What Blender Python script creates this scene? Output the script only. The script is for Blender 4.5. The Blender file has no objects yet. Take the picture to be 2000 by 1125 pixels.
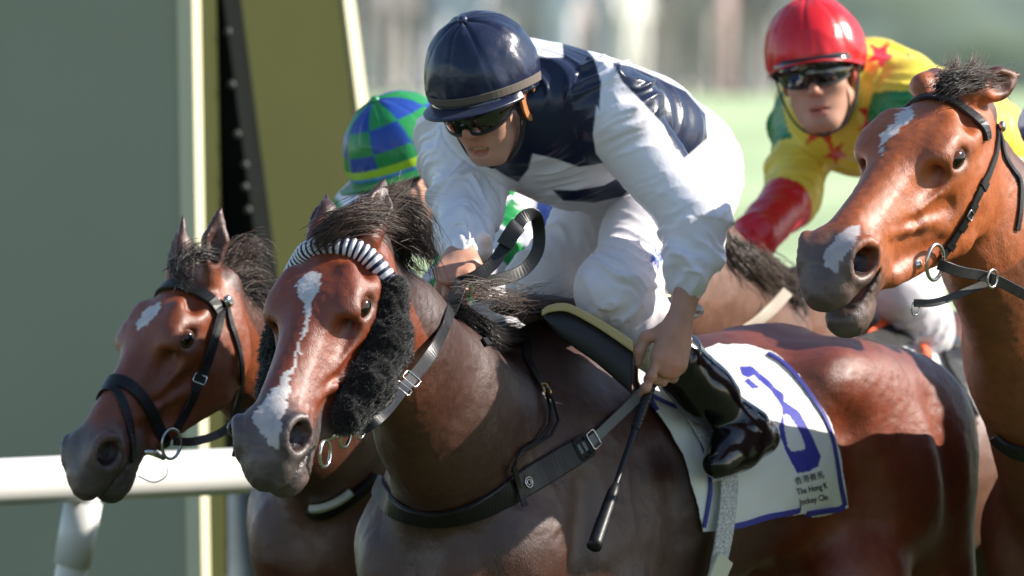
import bpy, math, random
import numpy as np
from mathutils import Vector, Matrix
from mathutils.bvhtree import BVHTree
random.seed(7); RNG = np.random.default_rng(7)
scn = bpy.context.scene
COL = scn.collection

# ------------------------------------------------------------------ camera
FPX = 22000.0                    # focal length in photo pixels (2000 px wide)
CAMH, HORIZON = 2.10, 120.0      # camera height (m), photo row of the horizon
PITCH = math.atan((562.5 - HORIZON) / FPX)
CAM = np.array([0.0, 0.0, CAMH])
FWD = np.array([0.0, math.cos(PITCH), -math.sin(PITCH)])
UPV = np.array([0.0, math.sin(PITCH), math.cos(PITCH)])
RGT = np.array([1.0, 0.0, 0.0])
CAMB = np.stack([RGT, UPV, -FWD], 1)
cd = bpy.data.cameras.new('camera'); cam = bpy.data.objects.new('camera', cd); COL.objects.link(cam)
cam.matrix_world = Matrix([list(CAMB[i]) + [CAM[i]] for i in range(3)] + [[0, 0, 0, 1]])
cd.sensor_width = 36.0; cd.lens = 36.0 * FPX / 2000.0; cd.clip_start = 1.0; cd.clip_end = 4000.0
cd.dof.use_dof = True; cd.dof.focus_distance = 22.15; cd.dof.aperture_fstop = 5.6
scn.camera = cam

# ------------------------------------------------------------------ sky, sun, exposure
SUN_EL, SUN_AZ = 33.0, 4.0       # elevation; azimuth measured from +X (right) towards +Y (away)
el, az = math.radians(SUN_EL), math.radians(SUN_AZ)
SUNV = np.array([math.cos(el) * math.cos(az), math.cos(el) * math.sin(az), math.sin(el)])
w = bpy.data.worlds.new('World'); scn.world = w; w.use_nodes = True
nt = w.node_tree; nt.nodes.clear()
sky = nt.nodes.new('ShaderNodeTexSky'); sky.sky_type = 'NISHITA'; sky.sun_disc = False
sky.sun_elevation = el; sky.sun_rotation = math.pi / 2 - az; sky.air_density = 1.0; sky.dust_density = 0.4
bg = nt.nodes.new('ShaderNodeBackground'); bg.inputs['Strength'].default_value = 0.105
wo = nt.nodes.new('ShaderNodeOutputWorld')
nt.links.new(sky.outputs[0], bg.inputs[0]); nt.links.new(bg.outputs[0], wo.inputs[0])
sd = bpy.data.lights.new('sun', 'SUN'); sd.energy = 5.0; sd.angle = math.radians(0.53); sd.color = (1.0, 0.93, 0.83)
so = bpy.data.objects.new('sun', sd); COL.objects.link(so)
so.rotation_euler = Vector(SUNV.tolist()).to_track_quat('Z', 'Y').to_euler(); so.location = (6, 20, 12)
scn.view_settings.view_transform = 'Standard'; scn.view_settings.look = 'None'
scn.view_settings.exposure = 0.82; scn.view_settings.gamma = 1.0; scn.view_settings.use_curve_mapping = False

# ------------------------------------------------------------------ pixel helpers
def W(px, py, d):
    "photo pixel at depth d (metres along the lens axis) -> world point"
    return CAM + FWD * d + RGT * ((px - 1000.0) / FPX * d) + UPV * ((562.5 - py) / FPX * d)
def PX(P):
    q = np.asarray(P) - CAM; d = q @ FWD
    return 1000.0 + FPX * (q @ RGT) / d, 562.5 - FPX * (q @ UPV) / d, d
def ray(px, py):
    v = FWD + RGT * ((px - 1000.0) / FPX) + UPV * ((562.5 - py) / FPX)
    return v / np.linalg.norm(v)
def in_poly(x, y, poly):
    poly = np.asarray(poly, float); ins = np.zeros(np.shape(x), bool); j = len(poly) - 1
    for i in range(len(poly)):
        xi, yi = poly[i]; xj, yj = poly[j]
        c = ((yi > y) != (yj > y)) & (x < (xj - xi) * (y - yi) / (yj - yi + 1e-12) + xi)
        ins ^= c; j = i
    return ins
def poly_soft(x, y, poly, w=2.0):
    "1 inside, 0 outside, blended over +-w pixels"
    poly = np.asarray(poly, float); d = np.full(np.shape(x), 1e9)
    for i in range(len(poly)):
        a, b = poly[i], poly[(i + 1) % len(poly)]; e = b - a; t = np.clip(((x - a[0]) * e[0] + (y - a[1]) * e[1]) / (e @ e + 1e-9), 0, 1)
        d = np.minimum(d, np.hypot(x - a[0] - t * e[0], y - a[1] - t * e[1]))
    return np.clip(.5 + np.where(in_poly(x, y, poly), d, -d) / (2 * w), 0, 1)
def nrm(v):
    v = np.asarray(v, float); return v / (np.linalg.norm(v, axis=-1, keepdims=True) + 1e-12)
def sstep(a, b, x):
    t = np.clip((x - a) / (b - a), 0, 1); return t * t * (3 - 2 * t)
def mix(a, b, t):
    return a + (np.asarray(b) - a) * np.asarray(t)[..., None]
def crom(P, n):
    "Catmull-Rom through the rows of P, n points"
    P = np.asarray(P, float)
    if len(P) == 2: return P[0] + (P[1] - P[0]) * np.linspace(0, 1, n)[:, None]
    Q = np.vstack([2 * P[0] - P[1], P, 2 * P[-1] - P[-2]])
    t = np.linspace(0, len(P) - 1 - 1e-6, n); i = t.astype(int); f = (t - i)[:, None]
    a, b, c, d = Q[i], Q[i + 1], Q[i + 2], Q[i + 3]
    return .5 * (2 * b + (c - a) * f + (2 * a - 5 * b + 4 * c - d) * f ** 2 + (3 * b - a - 3 * c + d) * f ** 3)

# ------------------------------------------------------------------ value noise
_H = RNG.random(1 << 14).astype(np.float32)
def vnoise(P, f=1.0, seed=0):
    P = np.asarray(P) * f + seed * 17.3; i = np.floor(P).astype(np.int64); t = P - i; t = t * t * (3 - 2 * t)
    r = np.zeros(len(P))
    for dx in (0, 1):
        wx = t[:, 0] if dx else 1 - t[:, 0]
        for dy in (0, 1):
            wy = t[:, 1] if dy else 1 - t[:, 1]
            for dz in (0, 1):
                wz = t[:, 2] if dz else 1 - t[:, 2]
                h = ((i[:, 0] + dx) * 73856093 ^ (i[:, 1] + dy) * 19349663 ^ (i[:, 2] + dz) * 83492791) & 16383
                r += wx * wy * wz * _H[h]
    return r * 2 - 1
def fbm(P, f=1.0, o=3, seed=0):
    r = 0; a = 1.0
    for k in range(o):
        r = r + a * vnoise(P, f, seed + k); f *= 2.03; a *= .5
    return r

# ------------------------------------------------------------------ signed distance sculpting
class SDF:
    def __init__(s):
        s.prims = []; s.R = np.eye(3); s.t = np.zeros(3); s.s = 1.0
    def frame(s, R=None, t=(0, 0, 0), sc=1.0):
        s.R = np.eye(3) if R is None else np.asarray(R, float); s.t = np.asarray(t, float); s.s = sc; return s
    def g(s, p): return s.R @ (np.asarray(p, float) * s.s) + s.t
    def _add(s, f, c, r, k, sub): s.prims.append((f, np.asarray(c, float), float(r), float(k), sub))
    def _sides(s, p, sym):
        return [1, -1] if sym else [1]
    def ell(s, c, r, k=.02, rot=None, sub=False, sym=False):
        for m in s._sides(c, sym):
            cc = np.array(c, float) * [1, m, 1]; rr = np.asarray(r, float) * s.s
            L = np.eye(3) if rot is None else np.asarray(rot, float)
            if m < 0: L = np.diag([1, -1, 1]) @ L
            M = s.R @ L; g = s.g(cc)
            def f(P, M=M, g=g, rr=rr):
                q = (P - g) @ M; a = q / rr; k0 = np.sqrt((a * a).sum(1)); b = a / rr; k1 = np.sqrt((b * b).sum(1)) + 1e-9
                return k0 * (k0 - 1) / k1
            s._add(f, g, rr.max(), k * s.s, sub)
    def cone(s, a, b, ra, rb, k=.02, sub=False, sym=False, flat=None, ratio=1.0):
        for m in s._sides(a, sym):
            A = s.g(np.array(a, float) * [1, m, 1]); B = s.g(np.array(b, float) * [1, m, 1])
            u = None
            if flat is not None: u = nrm(s.R @ (np.array(flat, float) * [1, m, 1]))
            s._cone(A, B, ra * s.s, rb * s.s, k * s.s, sub, u, ratio)
    def _cone(s, A, B, ra, rb, k, sub, u=None, ratio=1.0):
        D = B - A; DD = D @ D + 1e-12
        def f(P):
            q = P - A; t = np.clip(q @ D / DD, 0, 1); v = q - t[:, None] * D; r = ra + (rb - ra) * t
            if u is None: return np.sqrt((v * v).sum(1)) - r
            e = v @ u; l2 = (v * v).sum(1) + e * e * (1 / ratio ** 2 - 1)
            kk = np.sqrt(l2) + 1e-9
            gsc = np.sqrt((v * v).sum(1) + e * e * (1 / ratio ** 4 - 1)) / kk
            return (kk - r) / np.maximum(gsc, 1.0)
        s._add(f, (A + B) / 2, math.sqrt(DD) / 2 + max(ra, rb), k, sub)
    def chain(s, pts, rad, k=.02, sub=False, sym=False, flat=None, ratio=1.0):
        for i in range(len(pts) - 1):
            rt = ratio[i] if isinstance(ratio, (list, tuple)) else ratio
            fl = flat[i] if (flat is not None and np.ndim(flat) == 2) else flat
            s.cone(pts[i], pts[i + 1], rad[i], rad[i + 1], k, sub, sym, fl, rt)
    def box(s, c, h, r=.005, k=.005, rot=None, sub=False):
        M = s.R @ (np.eye(3) if rot is None else np.asarray(rot, float)); g = s.g(c); h = np.asarray(h, float) * s.s; r = r * s.s
        def f(P):
            q = np.abs((P - g) @ M) - h + r
            return np.sqrt((np.maximum(q, 0) ** 2).sum(1)) + np.minimum(q.max(1), 0) - r
        s._add(f, g, np.linalg.norm(h), k * s.s, sub)
    def loft(s, T, n=2.3, k=.02, cut=None):
        "T rows: x, ztop, zbot, halfwidth_up, halfwidth_mid, halfwidth_low (along local X)"
        T = np.asarray(T, float); xs = T[:, 0]; x2 = np.linspace(xs[0], xs[-1], 160)
        tt = np.interp(x2, xs, np.arange(len(xs)))
        Q = np.vstack([2 * T[0] - T[1], T, 2 * T[-1] - T[-2]]); i = np.minimum(tt.astype(int), len(T) - 2); ff = (tt - i)[:, None]
        a, b, c, d = Q[i], Q[i + 1], Q[i + 2], Q[i + 3]
        V = .5 * (2 * b + (c - a) * ff + (2 * a - 5 * b + 4 * c - d) * ff ** 2 + (3 * b - a - 3 * c + d) * ff ** 3)
        R, t, sc = s.R, s.t, s.s
        def f(P):
            q = (P - t) @ R / sc; x = np.clip(q[:, 0], xs[0], xs[-1]); ix = (x - xs[0]) / (xs[-1] - xs[0]) * 159
            i0 = np.minimum(ix.astype(int), 158); fr = (ix - i0)[:, None]
            v = V[i0] * (1 - fr) + V[i0 + 1] * fr
            zc = (v[:, 1] + v[:, 2]) / 2; h = np.maximum((v[:, 1] - v[:, 2]) / 2, .004)
            e = np.clip((q[:, 2] - zc) / h, -1, 1)
            hw = v[:, 4] + np.where(e > 0, (v[:, 3] - v[:, 4]) * e ** 2, (v[:, 5] - v[:, 4]) * e ** 2); hw = np.maximum(hw, .004)
            Y = np.abs(q[:, 1]) / hw; Z = np.abs(q[:, 2] - zc) / h
            F = (Y ** n + Z ** n) ** (1 / n) + 1e-9
            gg = np.sqrt((Y / F) ** (2 * n - 2) / hw ** 2 + (Z / F) ** (2 * n - 2) / h ** 2)
            d2 = (F - 1) / np.maximum(gg, 1 / np.maximum(h, hw))
            dx = np.abs(q[:, 0] - x)
            return np.where(dx > 0, np.sqrt(np.maximum(d2, 0) ** 2 + dx ** 2) + np.minimum(d2, 0) * (dx < 1e-6), d2) * sc
        zc = (T[:, 1].max() + T[:, 2].min()) / 2
        s._add(f, s.g(((xs[0] + xs[-1]) / 2, 0, zc)), sc * (math.hypot((xs[-1] - xs[0]) / 2, (T[:, 1].max() - T[:, 2].min()) / 2) + .05), k * sc, False)
    def ev(s, P, act=None):
        d = np.full(len(P), 9.0)
        for (f, c, r, k, sub) in (s.prims if act is None else act):
            e = f(P)
            if sub:
                e = -e; h = np.maximum(k - np.abs(d - e), 0) / k; d = np.maximum(d, e) + h * h * k * .25
            else:
                h = np.maximum(k - np.abs(d - e), 0) / k; d = np.minimum(d, e) - h * h * k * .25
        return d
    def mesh(s, h, coarse=None, fine=(), low=None, B=18):
        """surface nets on a rectilinear grid: step `coarse` everywhere, `h` along the axes inside the boxes of `fine`
        (world lo, hi); below z = low[0] the z step is low[1]"""
        C = np.array([p[1] for p in s.prims if not p[4]]); Rr = np.array([p[2] + p[3] for p in s.prims if not p[4]])
        lo = (C - Rr[:, None]).min(0) - .02; hi = (C + Rr[:, None]).max(0) + .02
        coarse = coarse or h; AX = []; NB = []
        for a in range(3):
            x = lo[a]; arr = [x]
            while x < hi[a] or (len(arr) - 1) % B:
                st = coarse
                if any(f[0][a] - .01 <= x <= f[1][a] + .01 for f in fine): st = h
                elif a == 2 and low and x < low[0]: st = low[1]
                x += st; arr.append(x)
            arr.append(x + coarse); AX.append(np.array(arr)); NB.append((len(arr) - 2) // B)
        N = [len(a) for a in AX]
        bi = np.stack(np.meshgrid(*[np.arange(n) for n in NB], indexing='ij'), -1).reshape(-1, 3)
        c0 = np.stack([AX[a][bi[:, a] * B] for a in range(3)], 1); c1 = np.stack([AX[a][bi[:, a] * B + B] for a in range(3)], 1)
        bc = (c0 + c1) / 2; br = np.linalg.norm(c1 - c0, axis=1) / 2
        dc = s.ev(bc); keep = np.abs(dc) < br * 1.3 + .01
        PC = np.array([p[1] for p in s.prims]); PR = np.array([p[2] for p in s.prims]); PK = np.array([p[3] for p in s.prims])
        vid, vpos, quads = [], [], []
        key = lambda a: (a[..., 0].astype(np.int64) * N[1] + a[..., 1]) * N[2] + a[..., 2]
        for b, c, brr in zip(bi[keep], bc[keep], br[keep]):
            m = np.linalg.norm(PC - c, axis=1) < PR + PK + brr + .012
            act = [p for p, mm in zip(s.prims, m) if mm]
            if not act: continue
            X, Y, Z = [AX[a][b[a] * B:b[a] * B + B + 1] for a in range(3)]
            g = np.empty((B + 1, B + 1, B + 1, 3)); g[..., 0] = X[:, None, None]; g[..., 1] = Y[None, :, None]; g[..., 2] = Z[None, None, :]
            v = s.ev(g.reshape(-1, 3), act).reshape(B + 1, B + 1, B + 1)
            sg = v < 0
            if sg.all() or not sg.any(): continue
            cs = np.zeros((B, B, B), np.int8)
            for dx in (0, 1):
                for dy in (0, 1):
                    for dz in (0, 1): cs += sg[dx:dx + B, dy:dy + B, dz:dz + B]
            I = np.argwhere((cs > 0) & (cs < 8))
            if len(I):
                num = np.zeros(len(I)); pos = np.zeros((len(I), 3))
                for ax in range(3):
                    o = [a for a in range(3) if a != ax]
                    for e0 in (0, 1):
                        for e1 in (0, 1):
                            off = np.zeros(3, int); off[o[0]] = e0; off[o[1]] = e1; of2 = off.copy(); of2[ax] = 1
                            a = v[tuple((I + off).T)]; bb = v[tuple((I + of2).T)]
                            cr = (a < 0) != (bb < 0); t = np.where(cr, a / (a - bb + 1e-20), 0); num += cr
                            for q in range(3): pos[:, q] += np.where(cr, t if q == ax else off[q], 0)
                p = pos / np.maximum(num, 1)[:, None]
                wp = np.stack([A[I[:, q]] * (1 - p[:, q]) + A[I[:, q] + 1] * p[:, q] for q, A in enumerate((X, Y, Z))], 1)
                e = h * .4; d0 = s.ev(wp, act)
                G = np.stack([s.ev(wp + np.eye(3)[q] * e, act) - d0 for q in range(3)], 1) / e
                wp = wp - np.clip(d0 / np.maximum((G * G).sum(1), .05), -h, h)[:, None] * G * .9
                vid.append(key(I + b * B)); vpos.append(wp)
            for ax in range(3):
                sl = [slice(0, B)] * 3; s2 = list(sl); s2[ax] = slice(1, B + 1)
                a = sg[tuple(sl)]; bb = sg[tuple(s2)]; E = np.argwhere(a != bb)
                if not len(E): continue
                fl = a[tuple(E.T)]; E = E + b * B; u = np.eye(3, dtype=int)[(ax + 1) % 3]; w_ = np.eye(3, dtype=int)[(ax + 2) % 3]
                q = np.stack([key(E - u - w_), key(E - w_), key(E), key(E - u)], 1)
                q[~fl] = q[~fl][:, ::-1]; quads.append(q)
        vid = np.concatenate(vid); vpos = np.concatenate(vpos); quads = np.concatenate(quads)
        ids, ix = np.unique(vid, return_index=True); V = vpos[ix]
        k = np.searchsorted(ids, quads); k = np.clip(k, 0, len(ids) - 1); ok = (ids[k] == quads).all(1)
        return V, k[ok]

def smooth_verts(V, Q, it=1, lam=.5):
    E = np.concatenate([Q[:, [0, 1]], Q[:, [1, 2]], Q[:, [2, 3]], Q[:, [3, 0]]])
    for _ in range(it):
        S = np.zeros_like(V); n = np.zeros(len(V))
        for q in range(3):
            S[:, q] = np.bincount(E[:, 0], V[E[:, 1], q], len(V)) + np.bincount(E[:, 1], V[E[:, 0], q], len(V))
        n = np.bincount(E[:, 0], minlength=len(V)) + np.bincount(E[:, 1], minlength=len(V))
        V = V + lam * (S / np.maximum(n, 1)[:, None] - V)
    return V
def vnormals(V, Q):
    a = V[Q[:, 2]] - V[Q[:, 0]]; b = V[Q[:, 3]] - V[Q[:, 1]]; n = np.cross(a, b); N = np.zeros_like(V)
    for c in range(4):
        for q in range(3): N[:, q] += np.bincount(Q[:, c], n[:, q], len(V))
    return nrm(N)

# ------------------------------------------------------------------ objects
def link(o, parent=None, label=None, cat=None, group=None, kind=None):
    COL.objects.link(o)
    if parent is not None: o.parent = parent; o.matrix_parent_inverse = parent.matrix_world.inverted()
    if label: o['label'] = label
    if cat: o['category'] = cat
    if group: o['group'] = group
    if kind: o['kind'] = kind
    return o
def empty(name, loc, label, cat, group=None, kind=None):
    e = bpy.data.objects.new(name, None); e.empty_display_size = .05; e.location = [float(c) for c in loc]
    e.matrix_world = Matrix.Translation(e.location)
    return link(e, None, label, cat, group, kind)
def meshobj(name, V, F, mat, parent=None, smooth=True, col=None, **kw):
    me = bpy.data.meshes.new(name); V = np.asarray(V, float)
    if isinstance(F, np.ndarray):
        n = F.shape[1]; me.vertices.add(len(V)); me.vertices.foreach_set('co', V.ravel())
        me.loops.add(F.size); me.loops.foreach_set('vertex_index', F.ravel().astype(np.int32))
        me.polygons.add(len(F)); me.polygons.foreach_set('loop_start', np.arange(0, F.size, n, dtype=np.int32))
        me.update(calc_edges=True); me.validate()
    else:
        me.from_pydata(V.tolist(), [], [list(map(int, f)) for f in F]); me.update()
    if smooth: me.polygons.foreach_set('use_smooth', [True] * len(me.polygons))
    if col is not None:
        at = me.color_attributes.new('Col', 'FLOAT_COLOR', 'POINT')
        c4 = np.ones((len(V), 4), np.float32); c4[:, :3] = col; at.data.foreach_set('color', c4.ravel())
    for m in (mat if isinstance(mat, (list, tuple)) else [mat]): me.materials.append(m)
    o = bpy.data.objects.new(name, me)
    if parent is not None:
        pl = wloc(parent)
        me.transform(Matrix.Translation((-pl).tolist())); COL.objects.link(o); o.parent = parent
        for a, v in (('label', kw.get('label')), ('kind', kw.get('kind'))):
            if v: o[a] = v
        return o
    c = np.array([(V[:, 0].min() + V[:, 0].max()) / 2, (V[:, 1].min() + V[:, 1].max()) / 2, V[:, 2].min()])
    me.transform(Matrix.Translation((-c).tolist())); o.location = c.tolist()
    return link(o, None, **kw)
def wloc(o):
    p = np.zeros(3)
    while o is not None: p += np.array(o.location); o = o.parent
    return p

# ------------------------------------------------------------------ materials
def material(name, color=(.5, .5, .5), rough=.5, spec=.5, metal=0.0, attr=False, sheen=0.0, coat=0.0, bump=None, var=None, tint=None, aniso=0.0, trans=0.0, subs=0.0, coatr=.12):
    """bump: list of (scale or (sx,sy,sz), strength, detail); var: (scale, amount) colour variation; coordinates are the object's own"""
    m = bpy.data.materials.new(name); m.use_nodes = True; t = m.node_tree; b = t.nodes['Principled BSDF']; L = t.links.new
    b.inputs['Roughness'].default_value = rough; b.inputs['Specular IOR Level'].default_value = spec; b.inputs['Metallic'].default_value = metal
    b.inputs['Coat Weight'].default_value = coat; b.inputs['Coat Roughness'].default_value = coatr
    b.inputs['Sheen Weight'].default_value = sheen; b.inputs['Anisotropic'].default_value = aniso
    b.inputs['Transmission Weight'].default_value = trans
    if subs: b.inputs['Subsurface Weight'].default_value = subs; b.inputs['Subsurface Radius'].default_value = (.012, .005, .003); b.inputs['Subsurface Scale'].default_value = 1.0
    tc = t.nodes.new('ShaderNodeTexCoord'); co = tc.outputs['Object']
    if attr:
        n = t.nodes.new('ShaderNodeAttribute'); n.attribute_name = 'Col'; c = n.outputs['Color']
    else:
        n = t.nodes.new('ShaderNodeRGB'); n.outputs[0].default_value = (*color, 1); c = n.outputs[0]
    if var:
        nz = t.nodes.new('ShaderNodeTexNoise'); nz.inputs['Scale'].default_value = var[0]; nz.inputs['Detail'].default_value = 5.0; L(co, nz.inputs['Vector'])
        mr = t.nodes.new('ShaderNodeMapRange'); mr.inputs['From Min'].default_value = .3; mr.inputs['From Max'].default_value = .7
        mr.inputs['To Min'].default_value = 1 - var[1]; mr.inputs['To Max'].default_value = 1 + var[1]; L(nz.outputs['Fac'], mr.inputs['Value'])
        vm = t.nodes.new('ShaderNodeVectorMath'); vm.operation = 'SCALE'; L(c, vm.inputs[0]); L(mr.outputs[0], vm.inputs['Scale']); c = vm.outputs[0]
        ra = t.nodes.new('ShaderNodeMapRange'); ra.inputs['To Min'].default_value = max(rough - .09, .02); ra.inputs['To Max'].default_value = min(rough + .09, 1); L(nz.outputs['Fac'], ra.inputs['Value']); L(ra.outputs[0], b.inputs['Roughness'])
    L(c, b.inputs['Base Color'])
    prev = None
    for (sc, st, de) in (bump or []):
        nz = t.nodes.new('ShaderNodeTexNoise'); nz.inputs['Detail'].default_value = de; nz.inputs['Scale'].default_value = 1.0
        mp = t.nodes.new('ShaderNodeMapping'); mp.inputs['Scale'].default_value = sc if isinstance(sc, tuple) else (sc, sc, sc)
        L(co, mp.inputs['Vector']); L(mp.outputs[0], nz.inputs['Vector'])
        bp = t.nodes.new('ShaderNodeBump'); bp.inputs['Strength'].default_value = st; bp.inputs['Distance'].default_value = .01
        L(nz.outputs['Fac'], bp.inputs['Height'])
        if prev is not None: L(prev, bp.inputs['Normal'])
        prev = bp.outputs['Normal']
    if prev is not None: L(prev, b.inputs['Normal'])
    return m
M = {}
M['coat'] = material('horse_coat', attr=True, rough=.46, spec=.50, coat=.38, coatr=.42, var=(38, .16), bump=[((60, 60, 20), .12, 4), ((520, 520, 140), .28, 3)])
M['eye'] = material('horse_eye', attr=True, rough=.05, spec=.35, coat=.35)
M['hair'] = material('horse_hair', attr=True, rough=.42, spec=.5, aniso=.3)


# ------------------------------------------------------------------ the setting: turf, bank, hedge
def grid_mesh(name, x0, x1, y0, y1, zf, nx, ny, mat, kind):
    X = np.linspace(x0, x1, nx); Y = np.linspace(y0, y1, ny); V = np.array([(x, y, zf(x, y)) for y in Y for x in X])
    F = np.array([(j * nx + i, j * nx + i + 1, (j + 1) * nx + i + 1, (j + 1) * nx + i) for j in range(ny - 1) for i in range(nx - 1)])
    return meshobj(name, V, F, mat, smooth=True, kind=kind)
M['turf'] = material('turf', (.050, .070, .030), rough=.9, spec=.1, var=(.8, .25), bump=[(40, .3, 4)])
M['bank'] = material('bank_grass_hazed', (.40, .50, .29), rough=.9, spec=.1, var=(.35, .30), bump=[(30, .3, 4)])  # paler than real grass: distance haze put into the base colour
M['hedge'] = material('hedge', (.62, .62, .55), rough=.9, spec=.1, var=(.15, .10), bump=[(6, .2, 5)])  # hedge tone lifted, its colour stands in for background haze
gr = grid_mesh('ground', -900, 900, -60, 2500, lambda x, y: 0.0, 3, 3, M['turf'], 'structure')
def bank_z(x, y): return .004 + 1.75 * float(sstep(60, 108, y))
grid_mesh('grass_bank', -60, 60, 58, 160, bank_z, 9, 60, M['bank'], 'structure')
def boxmesh(name, c, h, R, mat, parent=None, bevel=0.0, **kw):
    "box with axes R (columns), half sizes h, small chamfer"
    R = np.asarray(R); b = bevel or min(h) * .15; V = []
    pts = []
    for sx in (-1, 1):
        for sy in (-1, 1):
            for sz in (-1, 1):
                for a in range(3):
                    q = np.array([sx * h[0], sy * h[1], sz * h[2]], float)
                    for o in range(3):
                        if o != a: q[o] -= np.sign(q[o]) * b
                    pts.append(q)
    P = np.array(pts) @ R.T + np.asarray(c); idx = lambda sx, sy, sz, a: ((sx * 2 + sy) * 2 + sz) * 3 + a
    F = []
    for a in range(3):
        for sgn in (0, 1):
            o = [x for x in range(3) if x != a]; q = []
            for (u, v) in ((0, 0), (1, 0), (1, 1), (0, 1)):
                k_ = [0, 0, 0]; k_[a] = sgn; k_[o[0]] = u; k_[o[1]] = v; q.append(idx(*k_, a))
            F.append(q if (sgn == 1) == (a != 1) else q[::-1])
    for a in range(3):                                       # edge chamfers
        o = [x for x in range(3) if x != a]
        for u in (0, 1):
            for v in (0, 1):
                k0 = [0, 0, 0]; k0[o[0]] = u; k0[o[1]] = v; k1 = list(k0); k1[a] = 1
                F.append([idx(*k0, o[0]), idx(*k1, o[0]), idx(*k1, o[1]), idx(*k0, o[1])])
    for sx in (0, 1):
        for sy in (0, 1):
            for sz in (0, 1): F.append([idx(sx, sy, sz, 0), idx(sx, sy, sz, 1), idx(sx, sy, sz, 2)])
    return meshobj(name, P, F, mat, parent, smooth=False, **kw)
hd = grid_mesh('hedge', -45, 45, 0, 1, lambda x, y: 0, 2, 2, M['hedge'], None); bpy.data.objects.remove(hd)
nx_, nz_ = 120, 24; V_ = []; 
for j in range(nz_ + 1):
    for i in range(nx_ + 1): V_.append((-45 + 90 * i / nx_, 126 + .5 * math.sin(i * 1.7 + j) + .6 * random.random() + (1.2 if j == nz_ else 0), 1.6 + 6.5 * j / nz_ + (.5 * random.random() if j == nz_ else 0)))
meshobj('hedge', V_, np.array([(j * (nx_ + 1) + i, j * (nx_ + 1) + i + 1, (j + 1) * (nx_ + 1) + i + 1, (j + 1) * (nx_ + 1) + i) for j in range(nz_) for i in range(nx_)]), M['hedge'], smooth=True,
    label='long blurred grey green hedge far behind the crowd', cat='hedge')
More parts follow.
